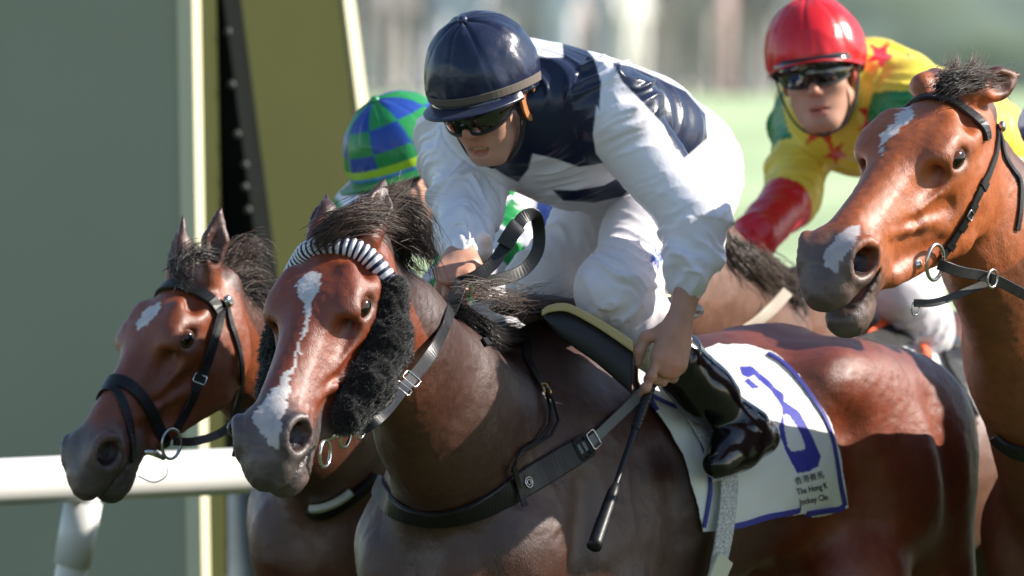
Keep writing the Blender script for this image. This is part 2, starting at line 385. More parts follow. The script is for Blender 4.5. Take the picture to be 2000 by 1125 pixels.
# ------------------------------------------------------------------ the horse
HEADING = nrm(np.array([-.60, -.80, 0.])); LEFT = np.array([-HEADING[1], HEADING[0], 0.])
BODYR = np.stack([HEADING, LEFT, np.array([0, 0, 1.])], 1)
def rotv(wv):
    wv = np.asarray(wv, float); th = np.linalg.norm(wv); k = wv / (th + 1e-12)
    K = np.array([[0, -k[2], k[1]], [k[2], 0, -k[0]], [-k[1], k[0], 0]]); return np.eye(3) + math.sin(th) * K + (1 - math.cos(th)) * K @ K
class Pose: pass
def head_pose(wv, tx, ty, d, sc):
    p = Pose(); p.R = CAMB @ rotv(wv); p.t = CAM + FWD * d + RGT * tx + UPV * ty; p.s = sc
    p.g = lambda q: p.R @ (np.asarray(q, float) * p.s) + p.t
    p.l = lambda P: (np.asarray(P) - p.t) @ p.R / p.s
    return p
def sculpt_head(S, hp, open_=0.0, ears=((.0, .02, 1), (.0, -.02, 1))):
    S.frame(hp.R, hp.t, hp.s)
    o = open_
    #        x     top    bot    up    mid   low
    S.loft([(-.06, -.055, -.130, .040, .052, .042),
            (-.01, -.020, -.175, .056, .070, .050),
            (.05,  .004, -.220, .070, .084, .054),
            (.12,  .018, -.258, .080, .095, .056),
            (.19,  .019, -.262, .080, .098, .054),
            (.26,  .010, -.230, .062, .086, .050),
            (.33,  .002, -.190, .050, .071, .046),
            (.40, -.001, -.156, .044, .059, .042),
            (.46, -.004, -.126, .043, .053, .040),
            (.51, -.010, -.118, .044, .054, .046),
            (.555, -.028, -.120, .038, .052, .047),
            (.59, -.056, -.122, .027, .040, .039),
            (.61, -.082, -.116, .014, .024, .024)], n=2.6, k=.02)
    # jaw branches and cheek
    S.ell((.135, .058, -.150), (.120, .040, .110), k=.035, sym=True)
    S.cone((.20, .056, -.225), (.40, .030, -.160 - .25 * o), .028, .022, k=.03, sym=True)
    # orbit, brow, zygomatic arch, facial crest
    S.ell((.185, .066, -.036), (.060, .038, .042), k=.05, sym=True)
    S.cone((.125, .066, -.004), (.212, .084, -.024), .014, .011, k=.04, sym=True)
    S.cone((.13, .090, -.045), (.05, .078, -.060), .013, .013, k=.03, sym=True)
    S.ell((.100, .084, -.013), (.028, .018, .016), k=.022, sub=True, sym=True)
    S.cone((.215, .086, -.074), (.350, .066, -.083), .011, .008, k=.014, sym=True)
    S.ell((.300, .078, -.044), (.085, .016, .024), k=.03, sub=True, sym=True)     # hollow beside the nasal bone
    S.ell((.385, .064, -.112), (.075, .012, .024), k=.035, sub=True, sym=True); S.ell((.275, .090, -.118), (.05, .010, .018), k=.03, sub=True, sym=True)
    # eye sockets and lids
    S.ell((.187, .112, -.040), (.0290, .026, .0225), k=.008, sub=True, sym=True)
    for sgn in (1, -1):
        up = [(.187 + .031 * math.cos(a), sgn * (.1015 - .008 * abs(math.cos(a)) - .004 * math.sin(a)), -.040 + .0225 * math.sin(a)) for a in np.linspace(.05, math.pi - .05, 8)]
        S.chain(up, [.0052] * 8, k=.008)
        dn = [(.187 + .031 * math.cos(a), sgn * (.1015 - .008 * abs(math.cos(a))), -.040 - .0215 * math.sin(a)) for a in np.linspace(.05, math.pi - .05, 8)]
        S.chain(dn, [.0040] * 8, k=.008)
        up = [(.183 + .036 * math.cos(a), sgn * (.094 - .010 * abs(math.cos(a))), -.036 + .031 * math.sin(a)) for a in np.linspace(.4, math.pi - .4, 6)]
        S.chain(up, [.0040] * 6, k=.014)
        dn = [(.187 + .040 * math.cos(a), sgn * (.094 - .010 * abs(math.cos(a))), -.042 - .033 * math.sin(a)) for a in np.linspace(.5, math.pi - .7, 6)]
        S.chain(dn, [.0026] * 6, k=.010)
    # muzzle: nostril wings, nostrils, lips, chin
    S.ell((.518, .040, -.054), (.054, .030, .042), k=.03, sym=True)
    S.ell((.574, 0, -.088), (.038, .048, .038), k=.03)
    for sgn in (1, -1):
        ring = [(.527 + .034 * math.cos(a) - .008 * math.sin(a), sgn * (.060 - .012 * math.cos(a)), -.053 + .033 * math.sin(a)) for a in np.linspace(0, 2 * math.pi, 15)]
        S.chain(ring, [.0070] * 15, k=.014)
    S.ell((.528, .068, -.053), (.0310, .038, .0285), k=.007, sub=True, sym=True)
    S.ell((.512, .048, -.046), (.03, .018, .014), k=.006, sub=True, sym=True)
    S.ell((.528 - .1 * o, 0, -.156 - .50 * o), (.050, .040, .028 + .1 * o), k=.025)
    S.cone((.43, 0, -.142 - .25 * o), (.535 - .05 * o, 0, -.150 - .42 * o), .032, .032, k=.03)
    S.ell((.475, .028, -.104 - .1 * o), (.065, .026, .042), k=.035, sym=True)
    # mouth slit
    S.ell((.575, 0, -.127 - .20 * o), (.125 + .3 * o, .085, .0035 + .32 * o), k=.006, rot=np.array([[math.cos(.06 + 3 * o), 0, math.sin(.06 + 3 * o)], [0, 1, 0], [-math.sin(.06 + 3 * o), 0, math.cos(.06 + 3 * o)]]), sub=True)
    # veins and creases of the cheek
    S.chain([(.255, .072, -.135), (.30, .066, -.118), (.345, .058, -.104), (.40, .049, -.078)], [.0035, .004, .004, .003], k=.020, sym=True)
    S.chain([(.215, .074, -.205), (.25, .071, -.165), (.28, .067, -.130)], [.004, .004, .0035], k=.020, sym=True)
    # ears: (lean back, lean out, length)
    for sgn, e in zip((1, -1), ears):
        b = np.array([-.012, sgn * .058, -.016]); dirv = nrm(np.array(e[:3])); opn = nrm(np.array(e[3:6])); L_ = e[6]
        opn = nrm(opn - dirv * (opn @ dirv)); side = np.cross(dirv, opn)
        P0, P1, P2 = b, b + dirv * L_ * .45, b + dirv * L_
        S.cone(P0 - dirv * .03, P1, .026, .030, k=.02)
        S.cone(P1, P2, .030, .005, k=.012, flat=opn, ratio=.62)
        S.cone(P0 + opn * .026 + dirv * .02, P1 + opn * .026, .014, .020, k=.010, sub=True)
        S.cone(P1 + opn * .026, P2 + opn * .012 - dirv * .012, .020, .003, k=.008, sub=True)
def sculpt_body(S, wp, legs=True):
    "wp: world position of the withers; body frame X forward, Y left, Z up, z measured from the ground"
    S.frame(BODYR, np.array([wp[0], wp[1], 0.]), 1.0)
    S.loft([(-1.32, 1.26, 1.10, .03, .05, .04), (-1.27, 1.34, 1.00, .07, .13, .10), (-1.16, 1.44, .93, .12, .22, .16), (-1.0, 1.515, .94, .15, .265, .19),
            (-.82, 1.55, 1.02, .16, .275, .20), (-.64, 1.535, 1.03, .16, .265, .20), (-.45, 1.515, .95, .17, .285, .22), (-.25, 1.535, .87, .15, .28, .21),
            (-.06, 1.575, .82, .09, .235, .17), (.10, 1.54, .82, .09, .205, .15), (.24, 1.45, .86, .10, .185, .14), (.35, 1.34, .93, .09, .15, .12), (.42, 1.22, 1.0, .05, .09, .07)], n=2.15, k=.05)
    # shoulder blade, triceps, chest
    S.cone((.02, .075, 1.38), (.27, .155, 1.13), .085, .085, k=.09, sym=True, flat=(0, 1, 0), ratio=.62)
    S.cone((.03, .125, 1.32), (.10, .175, 1.10), .07, .085, k=.08, sym=True, flat=(0, 1, 0), ratio=.6)
    S.ell((-.03, .165, 1.06), (.135, .066, .135), k=.07, sym=True)
    S.ell((.33, .085, 1.06), (.115, .085, .135), k=.06, sym=True)
    S.ell((.26, .15, 1.10), (.085, .060, .095), k=.06, sym=True)
    S.cone((.13, .235, 1.24), (.19, .245, .96), .020, .020, k=.05, sub=True, sym=True)
    S.cone((-.13, .262, 1.30), (-.16, .285, .98), .022, .018, k=.06, sub=True, sym=True)
    # hindquarters
    S.ell((-.82, .18, 1.43), (.15, .090, .085), k=.09, sym=True)
    S.ell((-.735, .232, 1.43), (.055, .028, .040), k=.08, sym=True)
    S.ell((-1.0, .150, 1.27), (.285, .135, .235), k=.08, sym=True)
    S.cone((-1.02, .18, 1.26), (-.80, .205, 1.0), .13, .10, k=.08, sym=True, flat=(0, 1, 0), ratio=.75)
    S.cone((-1.16, .12, 1.33), (-1.22, .14, .98), .12, .09, k=.07, sym=True)
    S.cone((-1.03, .300, 1.38), (-1.13, .300, 1.05), .024, .020, k=.07, sub=True, sym=True)
    S.cone((-.72, .295, 1.32), (-.80, .30, 1.12), .030, .026, k=.07, sub=True, sym=True)
    if legs:
        for y in (.16, -.16):
            S.chain([(-.01, y, .98), (.06, y, .72), (.20, y, .46)], [.10, .075, .045], k=.05)
            S.chain([(.20, y, .46), (.16, y, .14), (.20, y, .04)], [.042, .032, .045], k=.03)
        for y in (.17, -.17):
            S.chain([(-.86, y, 1.0), (-1.02, y, .78), (-1.18, y, .55)], [.13, .085, .052], k=.05)
            S.chain([(-1.18, y, .55), (-1.02, y, .16), (-.96, y, .04)], [.048, .034, .045], k=.03)
def sculpt_neck(S, hp, wp, mid, r=(.105, .130, .175, .235), ratio=(.56, .55, .60)):
    S.frame(BODYR, np.array([wp[0], wp[1], 0.])); base = S.g((.20, 0, 1.265)); S.frame()
    hd = hp.g((.035, 0, -.115)); hl = hp.R[:, 1]
    c = crom([hd, mid, base], 4)
    ax = [nrm(hl * (1 - f) + LEFT * f) for f in (.15, .5, .85)]
    S.chain(list(c), r, k=.05, flat=np.array(ax), ratio=list(ratio))
    crest = crom([hp.g((-.02, 0, -.045)), mid + np.array([0, 0, 1.]) * .0 + nrm(np.cross(base - hd, LEFT)) * 0, base], 4)
    return c, ax
def eyes(hp, parent, sides=(1, -1)):
    for sgn in sides:
        n1, n2 = 20, 28; V = []; C = []
        cen = np.array([.187, sgn * .0860, -.040]); r = .0265; axis = nrm(np.array([.20, sgn * 1.0, .12]))
        a = nrm(np.cross(axis, [1, 0, 0])); b = np.cross(axis, a)
        for i in range(n1 + 1):
            th = i / n1 * math.pi * .75
            for j in range(n2):
                ph = 2 * math.pi * j / n2
                V.append(hp.g(cen + r * (math.cos(th) * axis + math.sin(th) * (math.cos(ph) * a * .92 + math.sin(ph) * b * 1.10))))
                x = abs(math.sin(th) * math.sin(ph)); y = abs(math.sin(th) * math.cos(ph))
                C.append((.003, .002, .002) if (y < .30 and x < .55 and th < 1.2) else ((.085, .028, .009) if th < 1.15 else (.02, .012, .010)))
        F = [(i * n2 + j, i * n2 + (j + 1) % n2, (i + 1) * n2 + (j + 1) % n2, (i + 1) * n2 + j) for i in range(n1) for j in range(n2)]
        meshobj('eye', V, np.array(F), M['eye'], parent, col=np.array(C))
def white_polys(px, py, polys, soft=5, seed=0, P=None):
    m = np.zeros(len(px))
    jx = px + soft * vnoise(P, 60, seed) + soft * .6 * vnoise(P, 160, seed + 1); jy = py + soft * vnoise(P, 60, seed + 2) + soft * .6 * vnoise(P, 160, seed + 5)
    for pl in polys: m = np.maximum(m, in_poly(jx, jy, pl))
    return m
def build_horse(name, label, hp, wp, neck_mid, h, base, dark, polys, open_=0., ears=None, neck_r=(.105, .130, .175, .235), neck_ratio=(.56, .55, .60), body=True, grey=(.05, .045, .045), mzx=0.0):
    S = SDF()
    sculpt_neck(S, hp, wp, neck_mid, neck_r, neck_ratio)
    sculpt_body(S, wp)
    sculpt_head(S, hp, open_, ears)
    hc = hp.g((.29, 0, -.10)); V, Q = S.mesh(h, h * 1.8, [(hc - np.array([.26, .34, .36]), hc + np.array([.26, .34, .40]))], (.98, .03))
    V = smooth_verts(V, Q, 1, .4); N = vnormals(V, Q)
    wv_ = V + .03 * np.stack([vnoise(V, 11, 21), vnoise(V, 11, 22), vnoise(V, 11, 23)], 1)
    vein = (1 - np.abs(vnoise(wv_, 9, 31))) ** 10 * sstep(0, .5, vnoise(V, 4, 33)); onf = ((hp.l(V)[:, 0] > .2) & (hp.l(V)[:, 0] < .5)).astype(float)
    Lw = hp.l(V); wr_ = sstep(.40, .46, Lw[:, 0]) * sstep(.60, .56, Lw[:, 0]) * (Lw[:, 2] < -.03) * (1 - np.abs(vnoise(Lw * [55, 30, 90], 1, 71))) ** 4
    V = V + N * (.0022 * wr_)[:, None]
    V = V + N * (.0016 * fbm(V, 20, 3, 41) * (1 - .5 * onf) + .0030 * vein + .0007 * vnoise(V, 120, 44))[:, None]; N = vnormals(V, Q)
    L = hp.l(V); px, py, d = PX(V)
    onhead = (L[:, 0] > -.02) & (L[:, 0] < .7) & (np.abs(L[:, 1]) < .16) & (L[:, 2] > -.36) & (L[:, 2] < .05)
    B = (V - np.array([wp[0], wp[1], 0])) @ BODYR
    c = np.tile(np.array(base, float), (len(V), 1))
    c *= (1 + .18 * fbm(V, 5, 3))[:, None]
    # dark legs of a bay; shade put into the colour of neck and shoulder
    c = mix(c, dark, np.clip(sstep(.30, -.05, L[:, 0]) * ~onhead, 0, 1) * sstep(-.85, -.40, B[:, 0]) * .85)
    c = mix(c, (.012, .010, .010), sstep(.85, .55, V[:, 2]))
    # head: dark muzzle, dark round the eye, dark ear rims
    hm = onhead.astype(float)
    mz = sstep(.40, .52, L[:, 0] - mzx + .05 * fbm(V, 22, 2, 5) + np.where(L[:, 2] < -.10, .05, 0)) * hm
    gm = np.array(grey) * (1 + .35 * fbm(V, 30, 3, 61))[:, None]; gm = mix(gm, (.17, .10, .085), np.clip(fbm(V, 14, 2, 66), 0, 1) * .5)
    c = c + (gm - c) * (mz * .93)[:, None]
    r = np.sqrt(((L[:, 0] - .187) / .045) ** 2 + ((L[:, 2] + .042) / .036) ** 2 + ((np.abs(L[:, 1]) - .085) / .05) ** 2)
    c = mix(c, c * .45 + np.array([.035, .022, .018]), hm * sstep(1.25, .8, r) * .7)
    c = mix(c, (.014, .010, .010), hm * sstep(.66, .56, r))
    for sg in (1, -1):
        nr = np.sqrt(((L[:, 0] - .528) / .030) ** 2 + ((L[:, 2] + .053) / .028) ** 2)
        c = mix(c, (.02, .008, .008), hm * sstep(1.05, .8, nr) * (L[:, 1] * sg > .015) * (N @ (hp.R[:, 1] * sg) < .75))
    if open_ > .03: c = mix(c, (.30, .10, .09), hm * sstep(.008, .0, np.abs(L[:, 2] + .124 + open_ * .2 + (.555 - L[:, 0]) * -open_) - .14 * open_) * (np.abs(L[:, 1]) < .034) * (L[:, 0] > .42))
    wm = white_polys(px, py, polys, P=V) * hm
    c = mix(c, (.62, .58, .56), wm * .95)
    # pink-grey skin where the white runs over the muzzle
    c = mix(c, (.34, .27, .27), wm * sstep(.44, .53, L[:, 0]) * .6)
    e = empty(name, (wp[0], wp[1], 0), label, 'horse')
    meshobj('body', V, Q, M['coat'], e, col=np.clip(c, .003, .9))
    eyes(hp, e)
    e2 = Pose(); e2.root = e; e2.bvh = BVHTree.FromPolygons(V.tolist(), Q.tolist()); e2.hp = hp; e2.wp = wp; e2.S = S
    return e2
MAIN = build_horse('racehorse', 'dark bay racehorse in striped browband and black cheek pieces at the front', head_pose((-.244, -.987, -1.596), -.334, .1177, 22.0, .985),
    W(1050, 640, 23.0), W(826, 745, 22.42), .0052, (.185, .033, .0075), (.016, .0062, .0042),
    [[(578, 556), (607, 527), (626, 531), (627, 555), (612, 580), (606, 622), (598, 630), (597, 600), (580, 572)],
     [(566, 722), (570, 760), (556, 800), (548, 840), (540, 880), (522, 870), (505, 835), (494, 825), (500, 800), (525, 770)],
     [(596, 615), (587, 660), (575, 700), (562, 735), (573, 735), (582, 695), (593, 655), (607, 612)]],
    ears=((-.9, -.05, .10, .25, .8, .5, .125), (-.9, -.15, .05, .6, -.4, .5, .10)), neck_r=(.110, .136, .172, .245), neck_ratio=(.60, .60, .66))
SIDE = build_horse('racehorse', 'bay racehorse with short white star in plain black bridle beside the rail', head_pose((.064, -1.197, -1.679), -.671, .0409, 23.3, .89),
    W(820, 655, 24.4), W(560, 760, 23.75), .0068, (.20, .043, .010), (.05, .015, .007),
    [[(268, 645), (268, 625), (290, 600), (310, 590), (315, 603), (300, 620), (280, 640)]],
    ears=((-.80, .06, .5, .5, .75, .3, .145), (-.82, -.06, .45, .75, -.3, .3, .13)))
RIGHT = build_horse('racehorse', 'bright bay racehorse with open mouth and ragged white stripe at the right edge', head_pose((-.393, -1.135, -1.740), .8832, .4108, 22.7, 1.05),
    W(2255, 560, 23.72), W(1986, 560, 23.0), .006, (.33, .078, .015), (.06, .018, .006),
    [[(1712, 285), (1718, 265), (1745, 240), (1760, 215), (1783, 210), (1786, 230), (1765, 245), (1750, 262), (1730, 275), (1722, 292)],
     [(1655, 440), (1680, 440), (1672, 470), (1650, 500), (1635, 530), (1612, 520), (1608, 500), (1625, 475)], [(1716, 298), (1728, 290), (1728, 300), (1718, 303)]],
    open_=.06, mzx=.045, grey=(.085, .065, .058), ears=((-.50, .30, -.05, .5, .75, .3, .085), (-.5, -.1, -.3, .5, -.7, .3, .10)), neck_r=(.112, .155, .215, .30))
BACK = build_horse('racehorse', 'dark brown racehorse behind the dark bay, ridden by the red capped jockey', head_pose((-.294, -.975, -1.561), .255, .10, 24.0, 1.0),
    W(1575, 560, 25.2), W(1430, 590, 24.6), .009, (.07, .025, .013), (.15, .060, .034), [],
    ears=((-.9, -.05, .10, .25, .8, .5, .08), (-.9, -.15, .05, .6, -.4, .5, .08)), neck_r=(.112, .142, .185, .245), neck_ratio=(.60, .58, .62))

# ------------------------------------------------------------------ tack helpers
M['leather'] = material('black_leather', (.009, .009, .010), rough=.42, spec=.35, var=(60, .3), bump=[(300, .05, 3)])
M['grey_strap'] = material('grey_webbing', (.16, .17, .18), rough=.6, bump=[(500, .2, 2)])
M['steel'] = material('steel', (.62, .61, .58), rough=.22, metal=1.0)
M['fleece'] = material('black_fleece', (.006, .006, .006), rough=.95, spec=.1, sheen=.3)
M['silk'] = material('racing_silk', attr=True, rough=.30, spec=.5, sheen=.03, bump=[((60, 60, 60), .10, 3)])
M['cotton'] = material('breeches_cotton', attr=True, rough=.65, spec=.3, sheen=.2, bump=[((45, 45, 45), .10, 4), (700, .12, 2)])
M['skin'] = material('skin', attr=True, rough=.45, spec=.4, subs=.25, bump=[(260, .08, 3)])
M['patent'] = material('patent_leather', (.004, .004, .005), rough=.16, spec=.45, coat=.25, bump=[(30, .08, 2)])
M['rubber'] = material('matt_black', (.012, .012, .013), rough=.6)
M['lens'] = material('goggle_lens', (.006, .005, .004), rough=.05, spec=.8, coat=1.0)
M['foam'] = material('foam_pad', (.55, .43, .20), rough=.8, bump=[(300, .2, 3)])
M['cloth'] = material('saddle_cloth', attr=True, rough=.6, spec=.3, bump=[(14, .25, 3), (600, .1, 2)])
M['print'] = material('black_print', (.01, .01, .01), rough=.7)
M['teeth'] = material('teeth', (.62, .52, .36), rough=.3)
M['orange'] = material('orange_strap', (.75, .10, .02), rough=.6)
M['gold'] = material('brass', (.75, .50, .16), rough=.25, metal=1.0)
M['tan'] = material('tan_leather', (.50, .20, .07), rough=.5)
def hit(H, px, py, d0=18.0):
    v = ray(px, py); o = CAM + v * d0
    r = H.bvh.ray_cast(Vector(o.tolist()), Vector(v.tolist()))
    if r[0] is None: return None
    n = np.array(r[1]); n = n if n @ v < 0 else -n
    return np.array(r[0]), n
def near(H, p):
    r = H.bvh.find_nearest(Vector(np.asarray(p).tolist()))
    p0, n = np.array(r[0]), np.array(r[1]); return p0, n
def surf_points(H, pts, off):
    out = []; last = getattr(H, 'd0', 22.5)
    for p in pts:
        if len(p) == 4:      # ('h', x, y, z): head coordinates, pulled onto the skin
            q, n = near(H, H.hp.g(p[1:])); out.append((q + n * off, n, True)); last = PX(q)[2]
        elif len(p) == 3:
            q = W(*p); r = hit(H, p[0], p[1]); nn = -ray(p[0], p[1])
            if r is not None and PX(r[0])[2] < p[2] + .012: q = r[0] - ray(p[0], p[1]) * .014; nn = r[1]
            out.append((q, nn, False)); last = PX(q)[2]
        else:
            r = hit(H, *p)
            if r is None: q, n = near(H, W(p[0], p[1], last))
            else: q, n = r
            out.append((q + n * off, n, True)); last = PX(q)[2]
    return out
def ribbon(name, P, N, width, thick, mat, parent, col=None, n=None, round_=True, closed=False, **kw):
    "box-section band along P with face normals N"
    P = np.asarray(P); N = nrm(np.asarray(N)); T = np.gradient(P, axis=0)
    if closed: T = np.roll(P, -1, 0) - np.roll(P, 1, 0)
    T = nrm(T); S_ = nrm(np.cross(T, N)); N = nrm(np.cross(S_, T)); k = len(P)
    wv = np.broadcast_to(np.asarray(width, float), (k,)) / 2; th = thick / 2
    prof = [(-1, -.6), (-.9, -1), (.9, -1), (1, -.6), (1, .6), (.9, 1), (-.9, 1), (-1, .6)]
    V = np.stack([P + S_ * (wv * a)[:, None] + N * (th * b) for a, b in prof], 1).reshape(-1, 3); m = len(prof)
    F = [(i * m + j, i * m + (j + 1) % m, ((i + 1) % k) * m + (j + 1) % m, ((i + 1) % k) * m + j) for i in range(k if closed else k - 1) for j in range(m)]
    if not closed: F += [tuple(range(m - 1, -1, -1)), tuple((k - 1) * m + j for j in range(m))]
    c = None if col is None else np.repeat(np.asarray(col), m, 0)
    o = meshobj(name, V, F, mat, parent, smooth=False, col=c, **kw); return o
def strap(name, H, pts, mat, parent, width, thick=.005, off=.004, n=None, **kw):
    sp = surf_points(H, pts, off); P = np.array([q[0] for q in sp]); N = np.array([q[1] for q in sp]); on = np.array([float(q[2]) for q in sp])
    n = n or max(8, int(np.linalg.norm(np.diff(P, axis=0), axis=1).sum() / .009))
    P2 = crom(P, n); N2 = nrm(crom(N, n)); t = np.linspace(0, len(P) - 1, n); o2 = np.interp(t, np.arange(len(P)), on)
    for i in range(n):
        if o2[i] > .99:
            q, nn = near(H, P2[i]); dd = P2[i] - q; sd_ = dd @ nn
            if sd_ < off: P2[i] = q + nn * off
            N2[i] = nrm(N2[i] * .5 + nn * .5)
    for i in range(n):
        if o2[i] <= .99:
            x_, y_, d_ = PX(P2[i]); r = hit(H, x_, y_)
            if r is not None and PX(r[0])[2] < d_ + .012: P2[i] = r[0] - ray(x_, y_) * .014; N2[i] = nrm(N2[i] * .4 + r[1] * .6)
    P2[1:-1] = (P2[:-2] + 2 * P2[1:-1] + P2[2:]) / 4
    N2[1:-1] = nrm(N2[:-2] + 2 * N2[1:-1] + N2[2:])
    if np.ndim(width): width = np.interp(np.linspace(0, 1, n), np.linspace(0, 1, len(width)), width)
    ribbon(name, P2, N2, width, thick, mat, parent, **kw); return P2, N2
def tube(name, P, r, mat, parent, m=8, closed=False, col=None, **kw):
    P = np.asarray(P); k = len(P); T = np.gradient(P, axis=0)
    if closed: T = np.roll(P, -1, 0) - np.roll(P, 1, 0)
    T = nrm(T); u = np.cross(T[0], [0.3, .2, 1]); u = u / np.linalg.norm(u); r = np.broadcast_to(np.asarray(r, float), (k,)); V = []
    for i in range(k):
        u = u - T[i] * (u @ T[i]); u = u / (np.linalg.norm(u) + 1e-12); v = np.cross(T[i], u)
        for j in range(m):
            a = 2 * math.pi * j / m; V.append(P[i] + r[i] * (math.cos(a) * u + math.sin(a) * v))
    F = [(i * m + j, i * m + (j + 1) % m, ((i + 1) % k) * m + (j + 1) % m, ((i + 1) % k) * m + j) for i in range(k if closed else k - 1) for j in range(m)]
    if not closed: F += [tuple(range(m - 1, -1, -1)), tuple((k - 1) * m + j for j in range(m))]
    return meshobj(name, V, F, mat, parent, col=None if col is None else np.repeat(np.asarray(col), m, 0), **kw)
def ring(name, c, n, R, r, mat, parent, sx=1.0, rot=0.0, m=28):
    n = nrm(n); u = nrm(np.cross(n, [0, 0, 1.0])); v = np.cross(n, u); a = np.linspace(0, 2 * math.pi, m, endpoint=False)
    u2 = u * math.cos(rot) + v * math.sin(rot); v2 = np.cross(n, u2)
    return tube(name, c + R * (np.cos(a)[:, None] * u2 * sx + np.sin(a)[:, None] * v2), r, mat, parent, closed=True)
def buckle(P, T, N, wd, ln, parent, mat=None):
    T = nrm(T); N = nrm(N); S_ = nrm(np.cross(T, N)); c = P + N * .004
    pts = [c + S_ * wd * a + T * ln * b for a, b in ((-.5, -.5), (-.5, .5), (.5, .5), (.5, -.5))]
    pp = []
    for i in range(4):
        for f in (0.1, .5, .9): pp.append(pts[i] + (pts[(i + 1) % 4] - pts[i]) * f)
    tube('buckle', np.array(pp), .0018, mat or M['steel'], parent, m=6, closed=True)
def strands(name, locks, parent, mat, seed=1, **kw):
    """hair: locks = (pts(px,py,d), count, spread_root(m), spread_tip(m), width(m), colour, length jitter)"""
    rg = np.random.default_rng(seed); V, F, C = [], [], []; k = 9
    for (pts, cnt, s0, s1, wd, colr, lj) in locks:
        B0 = crom(np.array([W(*p) if not isinstance(p, np.ndarray) else p for p in pts]), k)
        for _ in range(int(cnt * 1.9)):
            o0 = rg.normal(0, s0, 3); o1 = rg.normal(0, s1, 3); o0[1] *= .6; o1[1] *= .6
            t = np.linspace(0, 1, k) * (1 - rg.random() * lj); cp = np.stack([np.interp(t, np.linspace(0, 1, k), B0[:, q]) for q in range(3)], 1)
            f = t[:, None]; wob = rg.normal(0, s1 * .35, 3) * np.sin(np.pi * f) + o0 * (1 - f) + o1 * f ** 1.3
            P = cp + wob; T = nrm(np.gradient(P, axis=0)); u = nrm(np.cross(T, rg.normal(0, 1, 3))); v = np.cross(T, u)
            w_ = .62 * wd * (.6 + .8 * rg.random()) * np.array([.7, 1, 1, 1, .95, .85, .7, .45, .06]); b = len(V)
            cc = np.array(colr) * (.55 + .9 * rg.random())
            for i in range(k):
                for j in range(3):
                    a = 2.094 * j; V.append(P[i] + w_[i] * (math.cos(a) * u[i] + math.sin(a) * v[i])); C.append(cc)
            for i in range(k - 1):
                for j in range(3): F.append((b + i * 3 + j, b + i * 3 + (j + 1) % 3, b + (i + 1) * 3 + (j + 1) % 3, b + (i + 1) * 3 + j))
    return meshobj(name, np.array(V), np.array(F), mat, parent, col=np.array(C), **kw)

# ------------------------------------------------------------------ jockeys
SKIN = np.array([.50, .27, .19])
def seg_closest(V, segs):
    best = np.full(len(V), 9.0); T_ = np.zeros(len(V)); idx = np.zeros(len(V), int)
    for i, (a, b, ra, rb) in enumerate(segs):
        D = b - a; t = np.clip((V - a) @ D / (D @ D), 0, 1); d = np.linalg.norm(V - a - t[:, None] * D, axis=1) - (ra + (rb - ra) * t)
        m = d < best; best[m] = d[m]; T_[m] = t[m]; idx[m] = i
    return idx, T_
def folds(V, N, segs, amp, freq=26, seed=0, joint=.5, big=None):
    "cloth folds running round each limb, deeper near its ends"
    idx, t = seg_closest(V, segs); out = V.copy()
    for i, (a, b, ra, rb) in enumerate(segs):
        m = idx == i
        if not m.any(): continue
        D = nrm(b - a); L_ = np.linalg.norm(b - a); q = V[m] - a; x = q @ D; r = nrm(q - x[:, None] * D) * .045
        tilt = vnoise(r, 22, seed + i) * .045 + vnoise(q, 7, seed + 40 + i) * .03
        c = np.stack([(x + tilt) * freq, r[:, 0] * 14, r[:, 1] * 14 + r[:, 2] * 9], 1)
        n1 = 1 - np.abs(vnoise(c, 1, seed + 3 * i)); n2 = 1 - np.abs(vnoise(c * [2.1, 1.4, 1.4], 1, seed + 3 * i + 1))
        f = np.clip(x / L_, 0, 1); A = amp * ((1 - joint) + joint * 2 * np.abs(f - .5) * 1.5)
        patch = sstep(-.35, .35, vnoise(q, 9, seed + 11 + i))
        if big and i > 0: A = A * big
        out[m] += N[m] * ((n1 ** 3 * 1.0 + n2 ** 3 * .45 - .35) * A * (.35 + .9 * patch))[:, None]
    return out
def hand(S, wr, kn, nb, side, curl=(70, 95, 70), r=.0095, thumb=(.55, .75, -.35), spread=.0185, index=None):
    "palm, four fingers of unequal length, thumb; nb = back-of-hand normal, side = towards the thumb"
    f = nrm(kn - wr); nb = nrm(nb - f * (nb @ f)); sd_ = np.cross(nb, f); sd_ = sd_ if sd_ @ side > 0 else -sd_
    S.frame()
    S.cone(wr + f * .012, kn - f * .012, .033, .041, k=.012, flat=nb, ratio=.40)
    S.cone(wr, wr + f * .03, .027, .030, k=.012, flat=nb, ratio=.72)
    for i, (ln, off) in enumerate(zip((.95, 1.05, 1.0, .80), (1.5, .5, -.5, -1.5))):
        p = kn + sd_ * (off * spread) - f * (.010 if i == 3 else .003) + nb * .003; d = 0; cu = curl if not (index and i == 0) else index
        S.cone(p - f * .045, p, .007, .0095, k=.012)
        for j, (l, c) in enumerate(zip((.042, .027, .021), cu)):
            d += math.radians(c + (i - 1) * 3); q = p + (f * math.cos(d) - nb * math.sin(d)) * l * ln
            S.cone(p, q, r - .0008 * j, r - .0008 * (j + 1), k=.004); S.ell(p + nb * .001, (r + .0012,) * 3, k=.006); p = q
    b = wr + f * .028 + sd_ * .026 - nb * .006; m1 = b + nrm(f * thumb[0] + sd_ * thumb[1] + nb * thumb[2]) * .036
    m2 = m1 + nrm(f * .9 + sd_ * .05 - nb * .35) * .032; m3 = m2 + nrm(f * .8 - sd_ * .35 - nb * .4) * .024
    S.cone(wr + f * .02 + sd_ * .012, b, .018, .016, k=.015); S.chain([b, m1, m2, m3], [.016, .0125, .0115, .009], k=.008)
